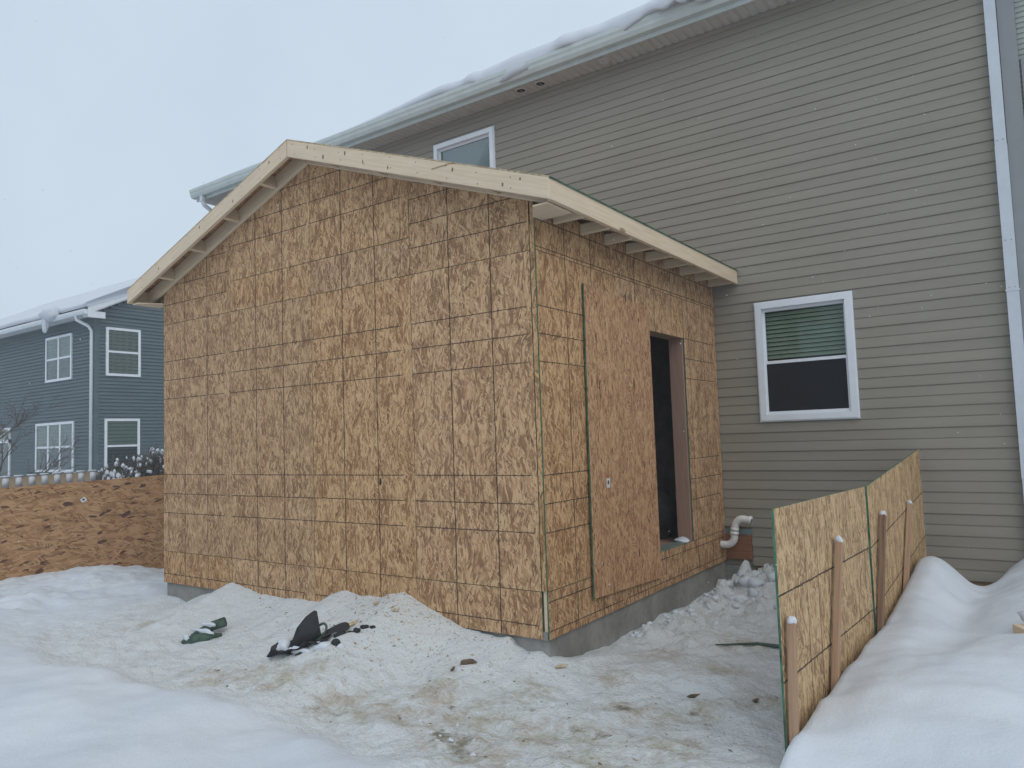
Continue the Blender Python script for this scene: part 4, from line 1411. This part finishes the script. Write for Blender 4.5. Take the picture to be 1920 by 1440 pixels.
addbox('soffit', WHITE_B, nb, NX - 13.4, NX + 0.30, NY - RO + 0.02, NY - 0.0325, NZ - 0.05, NZ - 0.02)
MB().prism([(NX + 0.034, NY - 0.3, NZ - 0.03), (NX + 0.034, NY + ND / 2, NZ - 0.03 + (ND / 2 + 0.3) * NPK), (NX + 0.034, NY + ND / 2, NZ - 0.05 + (ND / 2 + 0.3) * NPK), (NX + 0.034, NY - 0.3, NZ - 0.05)], (0.266, 0, 0)).build('rake_soffit', WHITE_B, nb)
gt = MB().prism([(NX + 0.3, NY - RO - 0.001, NZ - 0.07), (NX + 0.3, NY - RO - 0.09, NZ - 0.07), (NX + 0.3, NY - RO - 0.13, NZ + 0.0), (NX + 0.3, NY - RO - 0.13, NZ + 0.07), (NX + 0.3, NY - RO - 0.001, NZ + 0.07)], (-13.7, 0, 0))
gt.build('gutter', WHITE_B, nb)
MB().tube([(NX - 0.30, NY - RO - 0.06, NZ - 0.06), (NX - 0.30, NY - RO - 0.04, NZ - 0.18), (NX - 0.12, NY - 0.16, NZ - 0.36), (NX - 0.10, NY - 0.075, NZ - 0.5), (NX - 0.10, NY - 0.075, 0.0)], 0.048, 8).build('downspout', WHITE_B, nb, True)


def nwin(face, a0, a1, z0, z1, cols, upper, lower, label=None):
    """window on the neighbour: face 'L' (plane y=NY) or 'R' (plane x=NX)"""
    fr = 0.075

    def put(mb, u0, u1, w0, w1, d0, d1):
        if face == 'L':
            return mb.box(u0, u1, NY - d1, NY - d0, w0, w1)
        return mb.box(NX + d0, NX + d1, u0, u1, w0, w1)
    m_ = MB()
    for (p, q, r_, t_) in ((a0, a1, z1 - fr, z1), (a0, a1, z0, z0 + fr), (a0, a0 + fr, z0 + fr, z1 - fr), (a1 - fr, a1, z0 + fr, z1 - fr)):
        put(m_, p, q, r_, t_, 0.0, 0.06)
    w_ = m_.build('window', WHITE, nb)
    if label:
        w_['label'] = label
    zm = (z0 + z1) / 2
    cw = (a1 - a0 - 2 * fr) / cols
    for c_ in range(cols):
        p, q = a0 + fr + c_ * cw, a0 + fr + (c_ + 1) * cw
        if c_ > 0:
            put(MB(), p - 0.045, p + 0.045, z0 + fr, z1 - fr, 0.001, 0.055).build('mullion', WHITE, w_)
        pp0, qq0 = p + (0.045 if c_ else 0), q - (0.045 if c_ < cols - 1 else 0)
        put(MB(), pp0, qq0, zm - 0.03, zm + 0.03, 0.001, 0.05).build('meeting_rail', WHITE, w_)
        for (r_, t_, mt) in ((zm + 0.03, z1 - fr, upper), (z0 + fr, zm - 0.03, lower)):
            if mt is CURTAIN:
                cm = MB()
                nf = 9
                for q_ in range(nf):
                    u0, u1 = pp0 + (qq0 - pp0) * q_ / nf, pp0 + (qq0 - pp0) * (q_ + 1) / nf
                    dd = 0.0235 + 0.005 * (q_ % 2) + 0.001 * (q_ % 3)
                    put(cm, u0, u1 - 0.004, r_, t_, 0.023, dd)
                cm.build('curtain', mt, w_)
            else:
                put(MB(), pp0, qq0, r_, t_, 0.023, 0.027).build('backing', mt, w_)
            put(MB(), pp0, qq0, r_, t_, 0.036, 0.038).build('pane', GLASS, w_)
    return w_


nwin('L', -23.34, -21.57, 3.68, 5.13, 2, CURTAIN, DARK)
nwin('L', -24.0, -21.41, 0.80, 2.37, 3, SHADE, DARK)
nwin('R', 6.90, 7.97, 3.70, 5.19, 1, CURTAIN, CURTAIN)
nwin('R', 6.87, 7.95, 0.72, 2.39, 1, SHADE, DARK)
# patio door at the frame's left edge
pd = MB()
for (p, q, r_, t_) in ((-28.6, -25.95, 2.24, 2.32), (-28.6, -25.95, 1.80, 1.92), (-26.05, -25.95, -0.2, 2.24), (-26.95, -26.87, -0.2, 1.8), (-28.6, -28.5, -0.2, 2.24)):
    pd.box(p, q, NY - 0.06, NY - 0.001, r_, t_)
pdo = pd.build('patio_door', WHITE, nb)
addbox('door_glass', DARK, pdo, -28.5, -26.05, NY - 0.045, NY - 0.025, -0.2, 1.8)
addbox('transom', SHADE, pdo, -28.5, -26.05, NY - 0.045, NY - 0.025, 1.92, 2.24)
addbox('pane', GLASS, pdo, -28.5, -26.05, NY - 0.052, NY - 0.049, -0.2, 1.8)

# snow on the neighbour's roof
mb = MB()
vv, ff = [], []
xs_ = np.linspace(NX - 13.3, NX + 0.34, 56)
for xx in xs_:
    t_ = 0.16 + 0.03 * float(vnoise(xx, 0.2, 0.8, 8))
    fo = 0.06 * float(vnoise(xx, 0.6, 0.9, 9))
    e_ = NZ + 0.145
    pr = [(NY - RO - 0.02 + fo, e_), (NY - RO - 0.08 + fo, e_ + 0.05), (NY - RO - 0.05 + fo, e_ + t_ * 0.8), (NY - RO + 0.1, e_ + t_ + 0.05), (NY + 1.5, e_ + t_ + (1.5 + RO) * NPK + 0.02 * float(vnoise(xx, 3, 0.7, 2))),
          (NY + 3.0, e_ + t_ + (3.0 + RO) * NPK + 0.03 * float(vnoise(xx, 5, 0.7, 2))), (NY + ND / 2, e_ + t_ + (ND / 2 + RO) * NPK), (NY + ND / 2 + 0.6, e_ + t_ + (ND / 2 + RO - 0.6) * NPK)]
    vv += [(xx, a, b) for a, b in pr]
q = 8
for i in range(len(xs_) - 1):
    for j in range(q - 1):
        ff.append((i * q + j, (i + 1) * q + j, (i + 1) * q + j + 1, i * q + j + 1))
ff.append(tuple(range((len(xs_) - 1) * q, len(xs_) * q)))
mb.add(vv, ff)
mb.blob((NX - 1.9, NY - RO - 0.06, NZ + 0.18), (0.62, 0.30, 0.24), 3, 0.16, 4)
mb.blob((NX - 2.05, NY - RO - 0.16, NZ - 0.12), (0.17, 0.09, 0.26), 3, 0.2, 5)
o = mb.build('roof_snow', SNOW, None, True)
tag(o, 'snow blanket on the slate-blue house with a lump over its gutter', 'snow')
MB().tube([(NX - 1.3, NY + 3.1, NZ + 1.4), (NX - 1.3, NY + 3.1, NZ + 1.95)], 0.06, 8).build('roof_vent', WHITE_B, roof_nb)
MB().tube([(NX - 1.75, NY + 3.1, NZ + 1.4), (NX - 1.75, NY + 3.1, NZ + 1.9)], 0.06, 8).build('roof_vent', WHITE_B, roof_nb)


# ------------------------------------------------------------------ shrubs and a bare tree
def shrub(x, y, n, hgt, spread, seed, label, caps):
    rg = random.Random(seed)
    z0 = -0.25
    t = thing('snowy_shrub', (x, y, z0), label, 'shrub', 'snowy dry shrubs by the slate-blue house')
    st = MB()
    cp = MB()
    for i in range(n):
        a = rg.uniform(0, 6.28)
        r0 = rg.uniform(0, spread * 0.5)
        h_ = hgt * rg.uniform(0.55, 1.0)
        p = Vector((x + r0 * math.cos(a), y + r0 * math.sin(a), z0))
        lean = Vector((math.cos(a), math.sin(a), 0)) * spread * rg.uniform(0.2, 0.9)
        pts_ = [p]
        for k_ in (0.35, 0.7, 1.0):
            pts_.append(p + lean * k_ ** 1.6 + Vector((rg.uniform(-.03, .03), rg.uniform(-.03, .03), h_ * k_)))
        st.tube(pts_, [0.016, 0.013, 0.010, 0.007], 4)
        for b_ in range(7):
            q_ = pts_[2].lerp(pts_[3], rg.random())
            st.tube([q_, q_ + Vector((rg.uniform(-.14, .14), rg.uniform(-.14, .14), rg.uniform(0.02, .18)))], [0.008, 0.005], 3)
        if rg.random() < caps:
            s_ = rg.uniform(0.025, 0.06)
            cp.blob(pts_[3] + Vector((0, 0, 0.0)), (s_, s_, s_ * rg.uniform(0.8, 1.5)), 1, 0.25, i + seed)
            if rg.random() < 0.6:
                cp.blob(pts_[2] + Vector((rg.uniform(-.05, .05), rg.uniform(-.05, .05), 0.03)), (s_ * .8, s_ * .8, s_ * .6), 1, 0.25, i + seed + 3)
    st.build('stems', STEM, t)['kind'] = 'stuff'
    cp.build('snow_caps', SNOW, t, True)['kind'] = 'stuff'


shrub(-13.5, 3.35, 90, 1.22, 0.42, 1, 'low snow-capped shrub at the end of the picket fence', 0.75)
shrub(-13.4, 3.80, 110, 1.26, 0.42, 2, 'snow-capped dry shrub just left of the blue house corner window', 0.6)
shrub(-13.6, 4.35, 150, 1.50, 0.45, 3, 'twiggy dark shrub in front of the lower corner window of the blue house', 0.4)
shrub(-13.4, 4.90, 150, 1.66, 0.45, 4, 'tallest snowy shrub beside the edge of the wood addition', 0.45)


def tree(x, y, label):
    rg = random.Random(21)
    t = thing('bare_tree', (x, y, -0.2), label, 'tree')
    tr = MB()
    cr = MB()

    def grow(p, d, L, r, lev, mb):
        n_ = 4
        pts_, rad = [p], [r]
        for i in range(n_):
            d = (d + Vector((rg.uniform(-.25, .25), rg.uniform(-.25, .25), rg.uniform(-.12, .2)))).normalized()
            p = p + d * L / n_
            pts_.append(p)
            rad.append(r * (1 - 0.65 * (i + 1) / n_))
        mb.tube(pts_, rad, 5 if lev < 2 else 3)
        if lev >= 4:
            return
        for b_ in range(5 if lev < 2 else 4):
            k_ = rg.randint(1, n_)
            nd_ = (d + Vector((rg.uniform(-1, 1), rg.uniform(-1, 1), rg.uniform(-.5, .6)))).normalized()
            grow(pts_[k_], nd_, L * rg.uniform(0.5, 0.75), rad[k_] * 0.72 + 0.002, lev + 1, cr)
    grow(Vector((x, y, -0.25)), Vector((0.1, 0, 1)), 1.9, 0.06, 0, tr)
    tr.build('trunk', BARK, t)
    cr.build('crown', BARK, t)


tree(-17.6, 3.15, 'bare dark-twigged small tree before the slate-blue house at the left edge')

# ------------------------------------------------------------------ things lying on the snow


def bent(pts_grid, th=0.004):
    """sheet from a grid of points, given thickness"""
    r_, c_ = len(pts_grid), len(pts_grid[0])
    mb_ = MB()
    V = [Vector(p) for row in pts_grid for p in row]
    F = [(i * c_ + j, i * c_ + j + 1, (i + 1) * c_ + j + 1, (i + 1) * c_ + j) for i in range(r_ - 1) for j in range(c_ - 1)]
    mb_.add(V, F)
    return mb_


def solid(o_, th, sub=2):
    m_ = o_.modifiers.new('solid', 'SOLIDIFY')
    m_.thickness = th
    if sub:
        s_ = o_.modifiers.new('sub', 'SUBSURF')
        s_.levels = s_.render_levels = sub
    return o_


# camera-right and away directions on the ground, used to lay out the small scraps
RT = Vector((math.cos(YAW), math.sin(YAW), 0))
AW = Vector((-math.sin(YAW), math.cos(YAW), 0))


def loc(c, a, b, h):
    p = Vector((c[0], c[1], 0)) + RT * a + AW * b
    return (p.x, p.y, gz(p.x, p.y) + h)


TC = (-1.60, -0.82)
tp = thing('black_plastic_scrap', (TC[0], TC[1], gz(*TC)), 'crumpled black plastic scrap with an upright flap lying in the snow', 'plastic scrap')
solid(bent([[loc(TC, -0.10, 0.02, 0.00), loc(TC, -0.03, 0.03, 0.01), loc(TC, 0.06, 0.05, 0.02), loc(TC, 0.12, 0.05, 0.03)],
            [loc(TC, -0.09, 0.03, 0.09), loc(TC, -0.02, 0.04, 0.10), loc(TC, 0.06, 0.06, 0.11), loc(TC, 0.105, 0.06, 0.11)],
            [loc(TC, -0.06, 0.05, 0.16), loc(TC, 0.00, 0.06, 0.19), loc(TC, 0.055, 0.07, 0.20), loc(TC, 0.09, 0.07, 0.19)],
            [loc(TC, 0.00, 0.07, 0.21), loc(TC, 0.035, 0.08, 0.235), loc(TC, 0.06, 0.08, 0.25), loc(TC, 0.08, 0.08, 0.235)]]).build('upright_flap', BLACKP, tp, True), 0.006, 0)
rj = random.Random(3)
gridp = []
for i in range(7):
    row = []
    for j in range(12):
        a_ = -0.25 + 0.44 * j / 11
        b_ = 0.07 - 0.17 * i / 6 + 0.03 * j / 11
        k_ = abs(i - 2.6) / 3.4
        h_ = 0.012 + 0.085 * k_ ** 1.7 * (1.0 if i < 3 else 0.75) * (1 - 0.55 * j / 11) + rj.uniform(-0.010, 0.010) + 0.018 * math.sin(2.1 * j + 0.9 * i)
        row.append(loc(TC, a_ + rj.uniform(-.008, .008) + (0.04 if i in (0, 6) and j == 0 else 0), b_ + rj.uniform(-.006, .006), h_))
    gridp.append(row)
solid(bent(gridp).build('curled_base', BLACKP, tp, False), 0.005, 1)
MB().tube([loc(TC, 0.10 + 0.05 * math.cos(a), 0.08 + 0.03 * math.sin(a), 0.07 + 0.04 * math.sin(a)) for a in np.linspace(-2.0, 2.6, 12)], 0.009, 8).build('loop', GREENP, tp, True)
solid(bent([[loc(TC, 0.10, 0.09, 0.05), loc(TC, 0.19, 0.13, 0.055), loc(TC, 0.26, 0.15, 0.07), loc(TC, 0.31, 0.14, 0.05)],
            [loc(TC, 0.11, 0.02, 0.02), loc(TC, 0.20, 0.04, 0.03), loc(TC, 0.27, 0.06, 0.025), loc(TC, 0.33, 0.08, 0.01)]]).build('strap', BLACKP, tp, True), 0.006)
for i, (a, b, s_) in enumerate(((0.27, 0.07, 0.05), (0.25, 0.03, 0.03), (0.37, 0.10, 0.035), (0.42, 0.14, 0.028), (0.48, 0.13, 0.022), (0.20, -0.05, 0.02), (0.26, -0.10, 0.04), (0.0, -0.11, 0.03), (-0.16, 0.12, 0.03), (0.33, 0.05, 0.02))):
    MB().blob(loc(TC, a, b, s_ * 0.1), (s_, s_ * 0.8, s_ * 0.62), 2, 0.35, i + 30).build('clump', BLACKP, tp, True)
o = MB().blob(loc(TC, -0.17, 0.06, 0.02), (0.07, 0.05, 0.055), 3, 0.25, 77).blob(loc(TC, -0.02, -0.035, 0.012), (0.15, 0.03, 0.03), 3, 0.25, 78).blob(loc(TC, 0.20, -0.06, -0.02), (0.13, 0.06, 0.045), 3, 0.3, 79).build('snow_lumps', SNOW, None, True)
tag(o, 'snow lumps banked around the black plastic scrap', 'snow')

GC = (-3.0, -0.72)
gl_ = thing('green_scrap', (GC[0], GC[1], gz(*GC)), 'dark green rolled wrapping scrap half buried in snow', 'scrap')
MB().tube([loc(GC, -0.13, 0.03, 0.03), loc(GC, -0.05, 0.05, 0.05), loc(GC, 0.05, 0.06, 0.07), loc(GC, 0.15, 0.07, 0.085)], [0.02, 0.034, 0.04, 0.042], 12).build('upper_roll', GREENP, gl_, True)
MB().tube([loc(GC, -0.17, -0.02, 0.012), loc(GC, -0.08, -0.04, 0.02), loc(GC, 0.02, -0.03, 0.025), loc(GC, 0.15, 0.0, 0.01)], [0.025, 0.042, 0.04, 0.012], 12).build('lower_roll', GREENP, gl_, True)
o = MB().blob(loc(GC, 0.0, 0.06, 0.095), (0.10, 0.03, 0.018), 3, 0.3, 51).blob(loc(GC, -0.02, 0.015, 0.055), (0.13, 0.022, 0.02), 3, 0.3, 52).blob(loc(GC, -0.13, -0.03, 0.045), (0.05, 0.03, 0.02), 3, 0.4, 53).build('snow_lumps', SNOW, None, True)
tag(o, 'thin snow lying on the green scrap', 'snow')

# wood splinters and scraps
SP = [((-1.47, -0.47), 0.17, 0.05, 0.9, 'pointed tan wood splinter right of the black plastic scrap'),
      ((0.10, 0.0), 0.10, 0.03, 0.2, 'small wood offcut in the snow below the addition corner'),
      ((-1.25, -0.22), 0.08, 0.03, -0.5, 'curled wood shaving on the snow pile'),
      ((-1.52, -0.16), 0.05, 0.035, 0.5, 'pale wood chip high on the snow pile'),
      ((-0.48, -0.47), 0.05, 0.02, 1.0, 'dark bent wood chip beside the brown mud clod'),
      ((1.02, 0.05), 0.09, 0.014, 0.1, 'dark twig in the trodden snow before the barrier'),
      ((1.35, 0.22), 0.05, 0.03, 0.4, 'dark chip on the snow left of the barrier')]
for i, (c, L_, w_, an, lb) in enumerate(SP):
    z_ = gz(*c)
    d_ = RT * math.cos(an) + AW * math.sin(an)
    s_ = Vector((-d_.y, d_.x, 0))
    c3 = Vector((c[0], c[1], z_ + 0.012))
    mb_ = MB()
    up_ = Vector((0, 0, 1))
    tip = c3 + d_ * L_ / 2 + up_ * (0.03 if i == 0 else 0.012)
    mb_.add([c3 - d_ * L_ / 2 - s_ * w_ / 2, c3 - d_ * L_ / 2 + s_ * w_ / 2, c3 + s_ * w_ * 0.45 + d_ * L_ * 0.1, tip, c3 - s_ * w_ * 0.3 + d_ * L_ * 0.15, c3 - d_ * L_ * 0.2 + up_ * 0.014, c3 - d_ * L_ * .1 - up_ * 0.02],
            [(0, 5, 1), (1, 5, 2), (2, 5, 3), (3, 5, 4), (4, 5, 0), (0, 1, 6), (1, 2, 6), (2, 3, 6), (3, 4, 6), (4, 0, 6)])
    o = mb_.build('wood_splinter', CHIP if i in (0, 1, 2, 3) else MUD, None)
    tag(o, lb, 'wood scrap', 'wood scraps on the snow')
o = MB().blob((-0.47, -0.32, gz(-0.47, -0.32) - 0.004), (0.05, 0.04, 0.026), 3, 0.4, 90).build('mud_clod', MUD, None, True)
tag(o, 'brown mud clod on the white snow before the addition corner', 'mud')

# dark sheet edge frozen in the snow
ed = [(1.68, 1.42), (1.5, 1.5), (1.25, 1.46), (1.0, 1.40), (0.72, 1.26)]
mb = MB()
pts_ = [Vector((a, b, gz(a, b) + (0.012 if i != 2 else -0.004))) for i, (a, b) in enumerate(ed)]
mb.tube(pts_, [0.016, 0.02, 0.018, 0.012, 0.006], 6)
o = mb.build('green_strip', GREENP, None, True)
tag(o, 'thin dark green strip frozen into the snow left of the barrier', 'strip')

# crumbs of wood, ice and dirt: past counting
mb = MB()
rg = random.Random(5)
for i in range(560):
    if i < 330:
        x_, y_ = rg.gauss(-1.15, 0.55), -abs(rg.gauss(0.12, 0.42))
    else:
        x_, y_ = rg.uniform(-3.2, 1.6), rg.uniform(-1.5, 0.0)
    if x_ > 1.7 or (x_ < 0 and y_ > -0.02) or y_ < -1.7:
        continue
    z_ = gz(x_, y_)
    s_ = rg.uniform(0.002, 0.0062) * (1.9 if rg.random() < 0.06 else 1)
    an = rg.uniform(0, 3.14)
    l_ = s_ * rg.uniform(1, 3.4)
    dx, dy = math.cos(an), math.sin(an)
    q_ = [(x_ - dx * l_, y_ - dy * l_, z_ + 0.001), (x_ - dy * s_, y_ + dx * s_, z_ + 0.001), (x_ + dx * l_, y_ + dy * l_, z_ + 0.003), (x_ + dy * s_, y_ - dx * s_, z_ + 0.001), (x_, y_, z_ + s_ * 0.9)]
    mb.add(q_, [(0, 4, 1), (1, 4, 2), (2, 4, 3), (3, 4, 0)][::1], 0 if rg.random() < 0.7 else 1)
o = mb.build('wood_crumbs', [CHIP, MUD], None)
tag(o, 'sawdust crumbs and chips scattered over the snow pile', 'crumbs', None, 'stuff')

mb = MB()
for i in range(130):
    if i < 10:
        x_, y_ = 0.02 + rg.gauss(0, 0.16), -1.17 + rg.gauss(0, 0.10)
        s_ = rg.uniform(0.006, 0.016)
    elif i < 90:
        y_ = rg.uniform(1.1, 3.4)
        x_ = abs(rg.gauss(0.12, 0.14)) + 0.02
        s_ = rg.uniform(0.010, 0.034)
    else:
        x_, y_ = rg.uniform(0.15, 1.7), rg.uniform(2.4, 3.5)
        s_ = rg.uniform(0.02, 0.085)
    mb.blob((x_, y_, gz(x_, y_) + s_ * 0.05), (s_ * rg.uniform(.8, 1.4), s_, s_ * rg.uniform(.6, .9)), 2, 0.28, i)
o = mb.build('snow_crumbs', SNOW, None, True)
tag(o, 'broken snow lumps along the footing and in the trodden path', 'snow', None, 'stuff')

# snow-covered timber end at the right edge of the frame
wbk = thing('timber_block', (2.78, 1.12, gz(2.78, 1.12)), 'snow-topped timber end sticking out of the drift at the right edge', 'timber')
board('timber', SPRUCE, wbk, (2.70, 1.02, gz(2.72, 1.05) + 0.05), (3.2, 1.28, gz(2.72, 1.05) + 0.05), 0.14, 0.09)
MB().blob((2.95, 1.15, gz(2.72, 1.05) + 0.09), (0.26, 0.12, 0.075), 3, 0.12, 61).build('snow_cap', SNOW, wbk, True)

# flakes in the air
mb = MB()
rg = random.Random(9)
fwd = Vector((-math.sin(YAW), math.cos(YAW), 0.07))
for i in range(260):
    d_ = rg.uniform(2.0, 9.0)
    p = CAM + fwd * d_ + RT * rg.uniform(-0.75, 0.75) * d_ + Vector((0, 0, rg.uniform(-0.45, 0.6) * d_))
    if p.z < 0.3 or p.y > 3.3 or (-5.3 < p.x < 0.4 and p.y > -0.4):
        continue
    s_ = rg.uniform(0.0004, 0.00075) * d_
    mb.blob(p, (s_, s_, s_ * rg.uniform(1.0, 1.8)), 1, 0.2, i)
o = mb.build('falling_snow', SNOW, None, True)
tag(o, 'scattered snowflakes falling through the air', 'snowflakes', None, 'stuff')

# thin snowy air round the whole place
hz = MB().box(-60, 30, -25, 60, -2.5, 11.0).build('haze', [], None)
hm = bpy.data.materials.new('snowy_air')
hm.use_nodes = True
ht = hm.node_tree
ht.nodes.clear()
hv_ = nd(ht, 'ShaderNodeVolumePrincipled', {'Color': (0.93, 0.95, 0.98, 1), 'Density': 0.0048, 'Anisotropy': 0.0})
nd(ht, 'ShaderNodeOutputMaterial', {'Volume': hv_.outputs[0]})
hz.data.materials.append(hm)
tag(hz, 'thin haze of falling snow in the air', 'haze', None, 'stuff')
